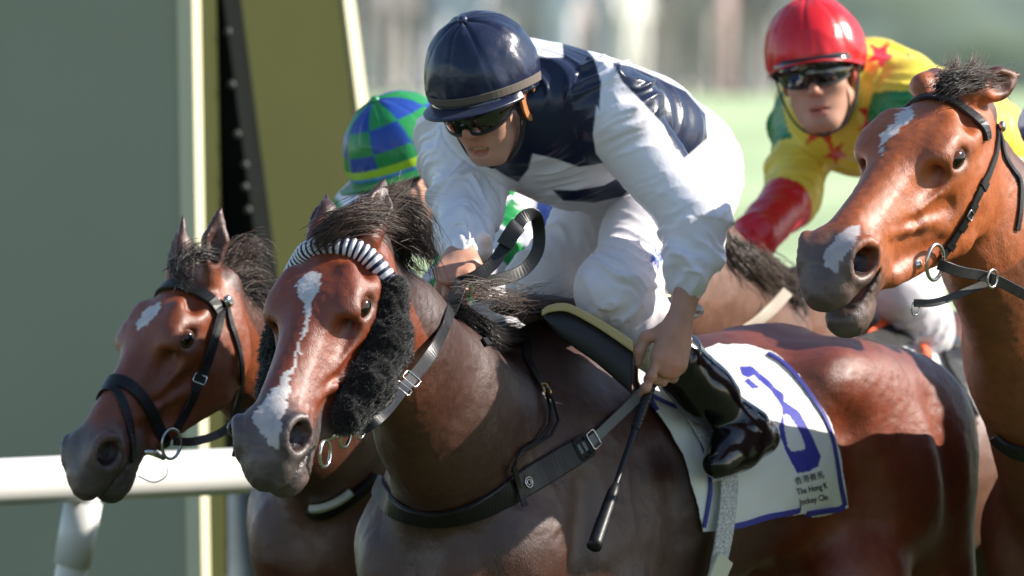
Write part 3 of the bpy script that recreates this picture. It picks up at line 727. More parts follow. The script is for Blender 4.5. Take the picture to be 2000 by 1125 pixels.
def jockey_head(S, jp, mouth=.0):
    S.frame(jp.R, jp.t, jp.s)
    S.ell((-.005, 0, .045), (.100, .078, .098), k=.02)
    S.ell((.045, 0, -.045), (.058, .060, .072), k=.03)
    S.ell((.070, 0, -.095), (.028, .030, .022), k=.025)
    S.cone((.005, .055, -.055), (.066, .022, -.100), .018, .016, k=.025, sym=True)
    S.ell((.066, .042, -.018), (.026, .022, .018), k=.025, sym=True)
    S.cone((.086, .0, .012), (.114, 0, -.022), .010, .0115, k=.012)
    S.ell((.104, .010, -.027), (.011, .0075, .008), k=.006, sym=True)
    S.cone((.078, .045, .026), (.094, .008, .028), .012, .011, k=.02, sym=True)
    S.ell((.083, .030, .008), (.014, .016, .011), k=.010, sub=True, sym=True)
    S.ell((.079, .031, .007), (.011, .013, .0115), k=.003, sym=True)
    S.ell((.092, 0, -.062), (.012, .022, .0065), k=.008); S.ell((.090, 0, -.076 - mouth * .5), (.012, .019, .0075), k=.008)
    S.ell((.098, 0, -.0685 - mouth * .2), (.016, .024, .002 + mouth * .45), k=.004, sub=True)
    S.ell((-.010, .079, -.008), (.019, .009, .032), k=.008, sym=True); S.ell((-.004, .089, -.006), (.010, .006, .018), k=.005, sub=True, sym=True)
RIM = lambda ph: -.040 + .084 * (.5 + .5 * math.cos(ph)) - .004 * math.cos(2 * ph)
def helmet(jp, parent, colfn, peakcol, band=True, seed=0, bandcol=(.13, .105, .085), H=.122):
    nth, nph = 46, 96; V = []; C = []; ax, ay = .128, .112; cz = .052
    cx = -.012
    for i in range(nth + 1):
        u = i / nth
        for j in range(nph):
            ph = 2 * math.pi * j / nph; zr = RIM(ph)  # rim height, higher at the front
            th_r = math.acos(max(-1, min(1, (zr - cz) / H))); th = u * th_r
            rr = 1.0 + (.0 if th < 1.57 else -.02 * (th - 1.57))
            seam = abs(((ph / (2 * math.pi) * 8 + .5) % 1) - .5) * math.sin(th)
            dis = -.0022 * math.exp(-(seam / .035) ** 2)
            q = np.array([ax * math.sin(th) * math.cos(ph) * rr, ay * math.sin(th) * math.sin(ph) * rr, H * math.cos(th)])
            V.append(q); C.append((ph, u, dis))
    V = np.array(V); C = np.array(C); Nn = nrm(V / np.array([ax, ay, H]) ** 2)
    wr = (1 - np.abs(vnoise(np.stack([C[:, 0] * 9, C[:, 1] * 2.2, C[:, 1] * 0 + seed], 1), 1, seed))) ** 4
    wr2 = vnoise(np.stack([C[:, 0] * 3, C[:, 1] * 3, C[:, 1] * 0], 1), 1, seed + 4)
    pucker = sstep(.60, .95, C[:, 1])
    wr3 = (1 - np.abs(vnoise(V, 22, seed + 9))) ** 3
    V = V + Nn * (C[:, 2] + wr * .0045 * pucker + wr2 * .0030 + wr3 * .0020)[:, None]
    F = [(i * nph + j, i * nph + (j + 1) % nph, (i + 1) * nph + (j + 1) % nph, (i + 1) * nph + j) for i in range(nth) for j in range(nph)]
    loc = V + np.array([cx, 0, cz]); P = loc * jp.s @ jp.R.T + jp.t
    hel = meshobj('helmet', P, np.array(F), M['silk'], parent, col=colfn(C[:, 0], C[:, 1]))
    # inner shell rim so the cap has thickness
    g = lambda q: jp.R @ (np.asarray(q) * jp.s) + jp.t
    rim = []
    for j in range(48):
        ph = 2 * math.pi * j / 48; zr = RIM(ph); th = math.acos((zr - cz) / H)
        rim.append(g((cx + (ax - .004) * math.sin(th) * math.cos(ph), (ay - .004) * math.sin(th) * math.sin(ph), zr)))
    tube('helmet_rim', np.array(rim), .006, M['rubber'], hel, closed=True)
    bv = [g((cx + .011 * math.sin(a) * math.cos(b), .011 * math.sin(a) * math.sin(b), cz + H + .0005 + .009 * math.cos(a))) for a in np.linspace(0, math.pi, 8) for b in np.linspace(0, 2 * math.pi, 14, endpoint=False)]
    meshobj('button', bv, np.array([(i * 14 + j, i * 14 + (j + 1) % 14, (i + 1) * 14 + (j + 1) % 14, (i + 1) * 14 + j) for i in range(7) for j in range(14)]), M['silk'], hel, col=np.tile(np.array(peakcol) * 1.6 + .01, (len(bv), 1)))
    # peak
    nu, nv = 40, 10; V = []; 
    for t_ in (0, 1):
        for i in range(nu + 1):
            ph = (i / nu - .5) * 2 * 1.22
            for j in range(nv + 1):
                f = j / nv; ext = .058 * max(math.cos(ph * 1.22), .0) ** .6
                r = 1 + f * ext / .12; z = RIM(ph) + .004 + f * ext * .12 - .016 * (math.sin(ph) ** 2) * f
                V.append(g((cx + .126 * math.cos(ph) * r, .110 * math.sin(ph) * (1 + f * ext / .3), z - t_ * .0045)))
    n0 = (nu + 1) * (nv + 1); F = []
    for i in range(nu):
        for j in range(nv):
            a = i * (nv + 1) + j; F.append((a, a + nv + 1, a + nv + 2, a + 1)); F.append((n0 + a + 1, n0 + a + nv + 2, n0 + a + nv + 1, n0 + a))
        a = i * (nv + 1) + nv; F.append((a, a + nv + 1, n0 + a + nv + 1, n0 + a))
    meshobj('peak', V, np.array(F), M['silk'], parent, col=np.tile(peakcol, (len(V), 1)))
    if band:
        P = []; N_ = []
        for j in range(72):
            ph = 2 * math.pi * j / 72; z = RIM(ph) + .018; zz = (z - cz) / H; sc = math.sqrt(max(1 - zz * zz, 0)) * 1.045
            P.append(g((cx + ax * sc * math.cos(ph), ay * sc * math.sin(ph), z))); N_.append(jp.R @ nrm(np.array([math.cos(ph) / ax, math.sin(ph) / ay, .0])))
        ribbon('goggle_band', np.array(P), np.array(N_), .017, .003, material('elastic', bandcol, rough=.8), parent, closed=True)
def goggles(jp, parent, zc=.012, h=.024, rad=1.0, name='goggles', lensm=None):
    g = lambda q: jp.R @ (np.asarray(q) * jp.s) + jp.t
    nu, nv = 44, 12; V = []
    for t_ in (0, 1):
        for i in range(nu + 1):
            a = (i / nu - .5) * 2 * 1.32
            for j in range(nv + 1):
                v = j / nv * 2 - 1; hh = h * (1 - .20 * math.exp(-(a / .16) ** 2) * (v < 0)) * max(.35, 1 - (abs(a) / 1.38) ** 4)
                bul = .008 * math.cos(v * 1.3) - t_ * .006
                x = .012 + (.098 * rad + bul) * math.cos(a) ; y = (.082 * rad + bul) * math.sin(a)
                V.append(g((x, y, zc + v * hh + (.006 * math.exp(-(a / .14) ** 2) if v < 0 else 0))))
    n0 = (nu + 1) * (nv + 1); F = []
    for i in range(nu):
        for j in range(nv):
            a = i * (nv + 1) + j; F.append((a, a + nv + 1, a + nv + 2, a + 1)); F.append((n0 + a + 1, n0 + a + nv + 2, n0 + a + nv + 1, n0 + a))
        for a, fl in ((i * (nv + 1), 1), (i * (nv + 1) + nv, 0)):
            q = (a, a + nv + 1, n0 + a + nv + 1, n0 + a); F.append(q if not fl else q[::-1])
    lens = meshobj(name, V, np.array(F), lensm or M['lens'], parent)
    for sg in (1, -1):
        E_ = [V[i * (nv + 1) + (nv if sg > 0 else 0)] for i in range(nu + 1)]
        tube('frame', np.array(E_), .0035, M['rubber'], lens, m=6)
def jockey(name, label, cat_col, jp, J, base, jersey_col, breech_col=None, boots=True, h=.0055, seed=0, skin=SKIN, gloves=None, mouth=.0, hands=None, marks=None, amp=.0100, rk=1.0, cuff=True):
    """J: joints as (px,py,d): chest waist pelvis shL elL wrL shR elR wrR hipL knL anL toeL hipR knR anR toeR"""
    J = {k: W(*v) for k, v in J.items()}
    e = empty(name, base, label, 'person')
    sh = J['shL'] - J['shR']; sp = J['pelvis'] - J['chest']; dv = nrm(np.cross(sh, sp)); dv = dv if dv[2] > 0 else -dv
    nk = jp.R @ (np.array([-.035, 0, -.075]) * jp.s) + jp.t; nb = J['chest'] - nrm(sp) * .13 + dv * .03
    # --- body: one continuous skin under the clothes
    S = SDF(); jockey_head(S, jp, mouth); S.frame()
    S.chain([nk + jp.R @ np.array([.0, 0, .04]), nk, nb], [.056, .055, .062], k=.03)
    S.chain([J['chest'] - nrm(sp) * .05, J['waist'], J['pelvis']], [.13, .11, .11], k=.04, flat=dv, ratio=.62)
    for s_ in 'LR':
        S.chain([J['sh' + s_], J['el' + s_], J['wr' + s_]], [.048, .036, .0265], k=.02); S.cone(nb, J['sh' + s_], .06, .048, k=.03)
        S.chain([J['hip' + s_], J['kn' + s_], J['an' + s_], J['toe' + s_]], [.075, .045, .034, .02], k=.02)
    for hd in (hands or []):
        w0 = min((J['wrL'], J['wrR']), key=lambda q: np.linalg.norm(q - hd['wr'])); S.frame(); S.cone(w0, hd['wr'], .031, .0255, k=.015, flat=nrm(np.asarray(hd['nb'], float)), ratio=.85); hand(S, **hd)
    V, Q = S.mesh(min(h, .0042) if hands else h, h * 1.6, [((jp.t - .17), (jp.t + .17))] + [((hd['kn'] - .13), (hd['kn'] + .13)) for hd in (hands or [])])
    V = smooth_verts(V, Q, 1, .35)
    L = (V - jp.t) @ jp.R / jp.s; c = np.tile(skin, (len(V), 1)) * (1 + .10 * fbm(V, 40, 2, seed))[:, None]
    hd_ = (np.abs(L) < .16).all(1)
    c = mix(c, skin * [.95, .60, .58], hd_ * sstep(.018, .008, np.abs(L[:, 2] + .069)) * sstep(.024, .014, np.abs(L[:, 1])) * (L[:, 0] > .082))
    c = mix(c, (.58, .10, .06), hd_ * sstep(.03, .015, np.sqrt((L[:, 0] + .006) ** 2 + (L[:, 2] + .006) ** 2)) * (np.abs(L[:, 1]) > .072) * .8)  # ears painted red for sunlight glowing through them
    c = mix(c, skin * [1.0, .72, .68], hd_ * sstep(.05, .02, np.sqrt((L[:, 0] - .105) ** 2 + L[:, 1] ** 2 + (L[:, 2] + .02) ** 2)) * .6)
    c = mix(c, (.05, .03, .02), hd_ * sstep(-.01, .005, L[:, 2] - .03 + L[:, 0] * .55) * (L[:, 0] < .02) * (np.abs(L[:, 1]) < .084))
    for hd in hands or []:
        c = mix(c, skin * [1.05, .68, .62], sstep(.045, .012, np.linalg.norm(V - hd['kn'], axis=1)) * .45 + sstep(.10, .06, np.linalg.norm(V - hd['kn'], axis=1)) * np.clip(fbm(V, 60, 2, 5), 0, 1) * .4)
    if gloves is not None:
        for hd in hands or []: c = mix(c, gloves, sstep(.02, .0, (hd['wr'] - V) @ nrm(hd['kn'] - hd['wr'])) * (np.linalg.norm(V - hd['kn'], axis=1) < .16))
    meshobj('body', V, Q, M['skin'], e, col=np.clip(c, .004, .9))
    # --- jersey
    S = SDF(); S.frame()
    S.chain([J['chest'] - nrm(sp) * .06, J['chest'] + nrm(sp) * .06, J['waist'], J['pelvis'] - nrm(sp) * .02], [.165 * rk, .180 * rk, .168 * rk, .158 * rk], k=.05, flat=dv, ratio=[.72, .74, .78])
    S.chain([nb + dv * .01, nb + (nk - nb) * .45], [.075, .066], k=.05)
    for s_ in 'LR':
        S.cone(J['chest'] - nrm(sp) * .05 + dv * .03, J['sh' + s_], .10, .082, k=.06)
        S.chain([J['sh' + s_], J['el' + s_]], [.080 * rk, .060 * rk], k=.045)
        m = J['el' + s_] + (J['wr' + s_] - J['el' + s_]) * .82
        S.chain([J['el' + s_], m], [.058 * rk, .052 * rk], k=.03)
        if cuff:
            f = nrm(J['wr' + s_] - J['el' + s_]); S.cone(m + f * .01, J['wr' + s_], .048 * rk, .036, k=.02); S.cone(J['wr' + s_], J['wr' + s_] + f * .008, .038, .038, k=.006)
    V, Q = S.mesh(h * .68); N = vnormals(V, Q)
    segs = [(J['chest'] - nrm(sp) * .1, J['pelvis'], .14, .13)] + [(J['sh' + s_], J['el' + s_], .07, .055) for s_ in 'LR'] + [(J['el' + s_], J['wr' + s_], .055, .045) for s_ in 'LR']
    V = folds(V, N, segs, amp, 21, seed, big=1.45); V = smooth_verts(V, Q, 2, .3); N = vnormals(V, Q); px, py, d = PX(V)
    idx, t = seg_closest(V, segs)
    meshobj('jersey', V, Q, M['silk'], e, col=np.clip(jersey_col(V, N, px, py, idx, t), .003, .9))
    # --- breeches
    bc = np.array(breech_col if breech_col is not None else (.78, .745, .785))
    S = SDF(); S.frame(); pc = J['pelvis'] + nrm(sp) * .05
    S.chain([J['pelvis'] - nrm(sp) * .03, pc], [.125, .130], k=.05, flat=dv, ratio=.80)
    for s_ in 'LR':
        S.cone(pc, J['hip' + s_], .105, .100, k=.05); S.chain([J['hip' + s_], (J['hip' + s_] + J['kn' + s_]) / 2, J['kn' + s_]], [.100, .086, .060], k=.05)
        m = J['kn' + s_] + (J['an' + s_] - J['kn' + s_]) * .55
        S.chain([J['kn' + s_], J['kn' + s_] + (m - J['kn' + s_]) * .5, m], [.057, .060, .050], k=.05)
    V, Q = S.mesh(h * 1.05); N = vnormals(V, Q)
    segs = [(J['hip' + s_], J['kn' + s_], .1, .07) for s_ in 'LR'] + [(J['kn' + s_], J['an' + s_], .065, .04) for s_ in 'LR']
    V = folds(V, N, segs, amp * 1.0, 26, seed + 50, .6); V = smooth_verts(V, Q, 1, .3)
    c = np.tile(bc, (len(V), 1))
    for s_ in 'LR':
        m = J['kn' + s_] + (J['an' + s_] - J['kn' + s_]) * .35
        dirt = sstep(.17, .05, np.linalg.norm(V - m, axis=1)) * np.clip(.30 + .9 * fbm(V, 26, 3, seed + 3), 0, 1)
        c = mix(c, (.42, .36, .34), dirt * .6); sp_ = (vnoise(V, 230, seed + 8) > .72) & (np.linalg.norm(V - m, axis=1) < .14)
        c = mix(c, (.25, .18, .15), sp_ * .6)
    if marks:
        N = vnormals(V, Q); px, py, d = PX(V); m = np.zeros(len(V))
        for a, b_ in marks:
            n_ = nrm(np.array([b_[1] - a[1], a[0] - b_[0]], float)) * 2.6; m = np.maximum(m, poly_soft(px, py, [np.array(a) + n_, np.array(b_), np.array(a) - n_], 1.2))
        c = mix(c, (.05, .12, .55), m * facing(N))
    meshobj('breeches', V, Q, M['cotton'], e, col=c)
    if boots:
        for s_ in 'LR':
            S = SDF(); S.frame(); kn, an, toe = J['kn' + s_], J['an' + s_], J['toe' + s_]
            top = kn + (an - kn) * .46; f = nrm(toe - an); ax = nrm(an - kn); heel = an + ax * .055 - nrm(f - ax * (f @ ax)) * .035
            S.chain([top, kn + (an - kn) * .72, an], [.060, .056, .044], k=.03)
            S.chain([an, heel], [.043, .031], k=.04); S.chain([an, toe + (an - toe) * .30, toe], [.040, .030, .018], k=.04); S.chain([heel, (heel + toe) / 2, toe], [.031, .032, .019], k=.04); S.chain([heel + ax * .020, (heel + toe) / 2 + ax * .018, toe + ax * .012], [.031, .034, .023], k=.006, flat=ax, ratio=.28)
            S.ell(top - ax * .055, (.062, .062, .040), k=.004, sub=True)
            V, Q = S.mesh(.0048 if h < .006 else h); N = vnormals(V, Q)
            V = folds(V, N, [(kn + (an - kn) * .45, an, .05, .04), (heel, toe, .04, .03)], .0045, 16, seed + 70, .4, big=.12); V = smooth_verts(V, Q, 3, .5)
            meshobj('boot', V, Q, M['patent'], e)
    e_ = Pose(); e_.root = e; e_.J = J; return e_
def chin_strap(jp, root, mat=None, harness=False):
    g = lambda q: jp.R @ (np.asarray(q, float) * jp.s) + jp.t
    for sg in (1, -1):
        pts = [(.018, .096 * sg, .010), (.030, .086 * sg, -.035), (.042, .072 * sg, -.078), (.060, .045 * sg, -.112), (.068, .0, -.130)]
        P = crom([g(p) for p in pts], 26); N = nrm(crom([jp.R @ np.array(v, float) for v in ((0, sg, 0), (.2, sg, 0), (.2, sg, -.3), (.3, .8 * sg, -.7), (.4, 0, -1))], 26))
        ribbon('chin_strap', P, N, .016, .004, mat or M['rubber'], root)
        if harness:
            P = crom([g(p) for p in ((.030, .100 * sg, .012), (.026, .093 * sg, -.030), (.008, .088 * sg, -.052), (-.018, .092 * sg, -.030), (-.034, .098 * sg, .010))], 30)
            ribbon('ear_harness', P, np.tile(jp.R @ np.array([.1, sg, -.1]), (30, 1)), .014, .006, M['tan'], root)
def jpose(wv, tx, ty, d, sc=1.0): return head_pose(wv, tx, ty, d, sc)
NAVY = np.array([.010, .016, .045]); WHITE = np.array([.79, .775, .84])
def facing(N): return (N @ FWD) < .25

jp = jpose((-.366, -1.218, -1.612), -.0491, .3892, 22.8, .994)
NAVY_POLYS = [[(1020, 112), (1105, 112), (1140, 135), (1160, 170), (1166, 200), (1158, 262), (1164, 300), (1178, 318), (1160, 322), (1130, 326), (1085, 310), (1040, 300), (1032, 330), (1012, 356), (985, 342), (940, 312), (930, 280), (1000, 200)],
    [(1078, 370), (1125, 372), (1180, 362), (1224, 338), (1250, 352), (1215, 384), (1160, 396), (1100, 392)],
    [(1196, 122), (1230, 128), (1282, 150), (1340, 178), (1378, 222), (1382, 270), (1336, 310), (1318, 292), (1296, 245), (1255, 200), (1215, 160)],
    [(1098, 84), (1138, 88), (1160, 112), (1174, 160), (1170, 215), (1150, 170), (1130, 132), (1100, 116)]]
def main_jersey(V, N, px, py, idx, t):
    f = facing(N); m = np.zeros(len(V))
    for k_, p in enumerate(NAVY_POLYS):
        q = poly_soft(px, py, p, 1.6)
        if k_ == 0: q = q * ((idx == 0) | (px > 990))
        if k_ == 1: q = q * (idx == 0)
        m = np.maximum(m, q * f)
    return mix(np.tile(WHITE, (len(V), 1)), NAVY, m)
hL = dict(wr=W(1326, 632, 22.76), kn=W(1304, 712, 22.73), nb=-FWD * .8 + RGT * .45 + UPV * .25, side=-RGT, curl=(38, 62, 55), index=(6, 26, 30))
hR = dict(wr=W(902, 492, 22.74), kn=W(884, 540, 22.66), nb=-FWD * .75 - RGT * .1 + UPV * .55, side=RGT, curl=(60, 70, 55), index=(25, 40, 30))
JM = jockey('person', 'jockey in navy cap and white and navy silks riding the dark bay, gripping a whip', None, jp,
    dict(chest=(1080, 238, 22.98), waist=(1190, 274, 23.12), pelvis=(1292, 312, 23.25), shL=(1192, 215, 22.84), elL=(1354, 424, 22.80), wrL=(1352, 532, 22.78), shR=(905, 290, 23.05), elR=(914, 400, 22.92), wrR=(902, 482, 22.76),
         hipL=(1338, 365, 23.18), knL=(1192, 568, 22.84), anL=(1448, 842, 23.04), toeL=(1400, 907, 22.92), hipR=(1255, 375, 23.38), knR=(1062, 545, 23.22), anR=(1190, 800, 23.46), toeR=(1150, 860, 23.36)),
    (0.2, 23.1, 1.0), main_jersey, h=.0048, seed=3, hands=[hL, hR], mouth=.020, rk=1.05, marks=[((1283, 505), (1262, 486)), ((1283, 505), (1258, 500)), ((1281, 507), (1256, 516)), ((1284, 508), (1268, 530)), ((1286, 508), (1284, 534)), ((1287, 505), (1300, 520)), ((1285, 502), (1296, 482)), ((1283, 500), (1276, 474)), ((1287, 505), (1312, 500)), ((1306, 462), (1312, 448))])
helmet(jp, JM.root, lambda ph, u: np.tile(NAVY * 1.0, (len(ph), 1)), tuple(NAVY), seed=2)
chin_strap(jp, JM.root, harness=True)
M['emblem'] = material('pale_emblem', (.42, .40, .30), rough=.5)
def emblem(jp, root, a, zc, rad, w=.011):
    g = lambda q: jp.R @ (np.asarray(q, float) * jp.s) + jp.t; P = []
    for t in np.linspace(0, 2 * math.pi, 22, endpoint=False):
        aa = a + math.cos(t) * w / .1; P.append(g((.012 + (.098 * rad + .0095) * math.cos(aa), (.082 * rad + .0095) * math.sin(aa), zc + .0045 * math.sin(t))))
    tube('emblem', np.array(P), .0010, M['emblem'], root, m=5, closed=True)
    for k in range(-2, 3):
        aa = a + k * .028; tube('emblem', np.array([g((.012 + (.098 * rad + .0095) * math.cos(aa), (.082 * rad + .0095) * math.sin(aa), zc + z)) for z in (-.0022, .0022)]), .0009, M['emblem'], root, m=5)
emblem(jp, JM.root, -.35, .034, 1.13)
boxmesh('teeth', jp.g((.0885, 0, -.0675)), (.005, .015, .004), jp.R, M['teeth'], JM.root, .001); goggles(jp, JM.root, .004, .029, 1.03); goggles(jp, JM.root, .032, .015, 1.13, 'spare_goggles')

# green and blue jockey on the rail horse
GREEN = np.array([.015, .25, .06]); BLUE = np.array([.015, .06, .32]); LIME = np.array([.38, .60, .03])
jp2 = jpose((-.206, -1.414, -1.634), -.228, .2511, 24.3, .997)
def green_jersey(V, N, px, py, idx, t):
    c = np.tile(np.array([.012, .035, .16]), (len(V), 1)); D = V[:, 0] * .7 + V[:, 2] * .7; E_ = V[:, 0] * .7 - V[:, 2] * .7
    chk = ((np.floor(D / .055) + np.floor(E_ / .055)) % 2) > .5
    sl = idx > 0; c[sl & chk] = GREEN; c[sl & ~chk] = WHITE; return c
JG = jockey('person', 'jockey in chequered green and blue cap riding behind the dark bay horse head', None, jp2,
    dict(chest=(890, 380, 24.6), waist=(980, 400, 24.75), pelvis=(1080, 425, 24.95), shL=(960, 370, 24.45), elL=(985, 480, 24.3), wrL=(860, 560, 24.2), shR=(740, 420, 24.75), elR=(725, 520, 24.5), wrR=(800, 600, 24.3),
         hipL=(1090, 470, 24.85), knL=(960, 620, 24.4), anL=(1150, 860, 24.7), toeL=(1120, 920, 24.6), hipR=(1030, 480, 25.05), knR=(820, 640, 24.8), anR=(980, 880, 25.0), toeR=(950, 940, 24.9)),
    (-.1, 24.6, 1.0), green_jersey, h=.009, seed=13)
def green_cap(ph, u):
    seg = np.floor(ph / (2 * math.pi) * 8 + .5).astype(int) % 8; row = np.digitize(u, [.44, .70])
    c = np.where(((seg + row) % 2)[:, None] == 0, BLUE, GREEN); c = np.where((u > .86)[:, None], LIME, c); return np.where((u > .955)[:, None], np.array([.10, .30, .70]), c)
helmet(jp2, JG.root, green_cap, tuple(GREEN * .7), band=False, seed=5); chin_strap(jp2, JG.root); goggles(jp2, JG.root, .010, .020)
# red capped jockey
RED = np.array([.62, .012, .020]); YEL = np.array([.78, .62, .07])
jp3 = jpose((-.926, -1.303, -1.258), .6803, .473, 25.0, .996)
def star(cx, cy, R, a0=0.0): return [(cx + (R if i % 2 == 0 else R * .42) * math.sin(a0 + i * math.pi / 5), cy - (R if i % 2 == 0 else R * .42) * math.cos(a0 + i * math.pi / 5)) for i in range(10)]
STARS = [star(1604, 248, 46, .1), star(1708, 232, 40, .3), star(1720, 108, 32, .5), star(1632, 300, 26, .6), star(1770, 130, 30, .2), star(1755, 290, 34, .4), star(1820, 220, 36, .1)]
def red_jersey(V, N, px, py, idx, t):
    c = np.tile(YEL, (len(V), 1)); m = np.zeros(len(V), bool)
    for p in STARS: m |= in_poly(px, py, p)
    c[m & (idx == 0) & facing(N)] = RED; g_ = np.array([.010, .20, .055])
    up = (idx == 1) | (idx == 2); fo = (idx == 3) | (idx == 4)
    c[up & (t > .05) & (t < .58)] = g_; c[fo & (t > .14)] = RED; return c
JR = jockey('person', 'jockey in red cap and yellow silks with red stars leaning behind the bright bay', None, jp3,
    dict(chest=(1700, 215, 25.25), waist=(1790, 245, 25.5), pelvis=(1880, 275, 25.75), shL=(1775, 205, 25.05), elL=(1745, 400, 24.95), wrL=(1640, 520, 24.85), shR=(1585, 215, 25.35), elR=(1546, 385, 25.2), wrR=(1462, 478, 25.0),
         hipL=(1895, 360, 25.65), knL=(1760, 570, 25.25), anL=(1895, 800, 25.5), toeL=(1860, 860, 25.4), hipR=(1810, 370, 25.85), knR=(1600, 560, 25.6), anR=(1700, 800, 25.8), toeR=(1670, 860, 25.7)),
    (.75, 25.3, 1.0), red_jersey, h=.008, seed=23, gloves=(.01, .01, .01),
    hands=[dict(wr=W(1625, 525, 24.85), kn=W(1545, 548, 24.75), nb=-FWD * .5 + UPV * .8, side=-UPV), dict(wr=W(1458, 482, 25.0), kn=W(1415, 520, 24.9), nb=-FWD * .6 + UPV * .6, side=RGT)])
helmet(jp3, JR.root, lambda ph, u: np.tile(RED, (len(ph), 1)), tuple(RED * .9), band=False, seed=8)
chin_strap(jp3, JR.root); goggles(jp3, JR.root, .012, .026); goggles(jp3, JR.root, .036, .014, 1.13, 'spare_goggles'); emblem(jp3, JR.root, -.15, .034, 1.13)
# rider of the right-hand horse: all but his shoulder is outside the picture
jp4 = jpose((-.366, -1.218, -1.612), 1.40, .40, 23.72, 1.0)
JB = jockey('person', 'jockey of the right edge horse, only a white and blue shoulder showing', None, jp4,
    dict(chest=(2415, 250, 23.95), waist=(2490, 285, 24.08), pelvis=(2564, 330, 24.2), shL=(2570, 225, 23.83), elL=(2640, 420, 23.8), wrL=(2520, 540, 23.65), shR=(2262, 255, 24.05), elR=(2066, 234, 23.7), wrR=(2150, 330, 23.55),
         hipL=(2658, 390, 24.15), knL=(2558, 560, 23.72), anL=(2840, 800, 24.03), toeL=(2800, 850, 23.93), hipR=(2503, 395, 24.3), knR=(2172, 565, 24.02), anR=(2342, 800, 24.43), toeR=(2310, 860, 24.33)),
    (1.5, 23.95, 1.0), lambda V, N, px, py, idx, t: np.where((py > 246)[:, None], BLUE * .5, WHITE), h=.012, seed=33, boots=False)
helmet(jp4, JB.root, lambda ph, u: np.tile(BLUE, (len(ph), 1)), tuple(BLUE), band=False, seed=9)

# ------------------------------------------------------------------ hair
BLK = (.016, .011, .010); BRN = (.075, .045, .034)
def crest_locks(H, roots, steps, n, cnt, s0, s1, wd, colr, lj=.4, off=.010, jit=10):
    out = []; R = np.array(roots, float)
    for i in range(n):
        f = i / (n - 1) * (len(R) - 1); a = int(min(f, len(R) - 2)); x, y = R[a] + (R[a + 1] - R[a]) * (f - a); pts = []
        x += random.uniform(-jit, jit); sx = random.uniform(.7, 1.25); sy = random.uniform(.75, 1.2)
        for dx, dy in steps:
            r = hit(H, x + dx * sx, y + dy * sy)
            if r is None: q, nn = near(H, W(x + dx * sx, y + dy * sy, PX(pts[-1])[2] if pts else 22.6))
            else: q, nn = r
            pts.append(q + nn * off)
        out.append((pts, cnt, s0, s1, wd, colr, lj))
    return out
L_ = [([(625, 468, 21.93), (672, 436, 21.93), (722, 428, 21.96), (772, 452, 22.02)], 170, .014, .020, .0011, BRN, .3),
      ([(640, 452, 21.97), (690, 424, 21.97), (735, 415, 22.0), (790, 440, 22.05)], 170, .014, .024, .0011, BRN, .3),
      ([(720, 430, 22.03), (755, 395, 22.05), (785, 365, 22.08), (800, 340, 22.1)], 70, .012, .012, .0010, BRN, .5),
      ([(690, 425, 22.03), (740, 385, 22.05), (790, 385, 22.08), (850, 405, 22.12)], 90, .014, .018, .0010, BRN, .5),
      ([(740, 430, 22.05), (790, 400, 22.08), (835, 440, 22.1), (852, 510, 22.14)], 80, .014, .016, .0010, (.04, .025, .02), .5),
      ([(760, 450, 22.08), (800, 455, 22.1), (832, 500, 22.13), (842, 560, 22.2)], 80, .014, .016, .0010, (.03, .02, .016), .4),
      ([(765, 455, 22.1), (785, 480, 22.12), (800, 520, 22.15), (850, 545, 22.25)], 60, .014, .012, .0010, BLK, .4)]
L_ += crest_locks(MAIN, [(790, 490), (850, 545), (900, 575), (955, 606)], [(0, 0), (26, 28), (56, 60), (86, 84)], 24, 60, .010, .016, .0011, BLK)
L_ += [([(900 + 22 * i, 562 + 9 * i, 22.45 + .06 * i), (930 + 24 * i, 560 + 6 * i, 22.5 + .06 * i), (965 + 22 * i, 575 + 3 * i, 22.55 + .06 * i), (1000 + 18 * i, 590 - 4 * i, 22.6 + .06 * i)], 18, .014, .026, .0009, BRN, .6) for i in range(6)]
strands('mane', L_, MAIN.root, M['hair'], 3)
L_ = [([(350, 520, 23.2), (370, 500, 23.22), (400, 495, 23.25), (430, 515, 23.3)], 90, .012, .018, .0012, BLK, .3),
      ([(350, 510, 23.22), (350, 530, 23.18), (360, 545, 23.15), (380, 550, 23.15)], 60, .012, .014, .0012, BLK, .3),
      ([(440, 520, 23.35), (470, 490, 23.38), (500, 490, 23.4), (520, 520, 23.42)], 70, .016, .024, .0010, BRN, .5),
      ([(450, 540, 23.35), (480, 530, 23.38), (510, 540, 23.4), (530, 580, 23.42)], 70, .016, .022, .0010, BRN, .5),
      ([(455, 560, 23.36), (490, 560, 23.4), (520, 590, 23.45), (535, 620, 23.5)], 70, .016, .022, .0010, BLK, .5)]
strands('mane', L_, SIDE.root, M['hair'], 4)
L_ = [([(1835, 168, 22.6), (1850, 150, 22.62), (1862, 128, 22.64), (1868, 104, 22.66)], 60, .012, .008, .0010, BRN, .4),
      ([(1845, 165, 22.6), (1880, 150, 22.62), (1905, 125, 22.65), (1915, 98, 22.68)], 60, .012, .010, .0010, BRN, .4),
      ([(1850, 170, 22.6), (1890, 152, 22.62), (1940, 150, 22.68), (1995, 146, 22.75)], 70, .012, .014, .0009, BRN, .5),
      ([(1840, 172, 22.58), (1870, 158, 22.6), (1910, 158, 22.65), (1945, 168, 22.7)], 110, .014, .012, .0011, BLK, .3),
      ([(1900, 165, 22.66), (1930, 150, 22.7), (1955, 160, 22.72), (1965, 190, 22.75)], 50, .012, .014, .0009, BRN, .5)]
strands('mane', L_, RIGHT.root, M['hair'], 5)
L_ = crest_locks(BACK, [(1395, 470), (1440, 500), (1500, 540)], [(0, 0), (20, 18), (45, 40), (70, 75)], 10, 50, .014, .02, .0016, (.10, .075, .062))
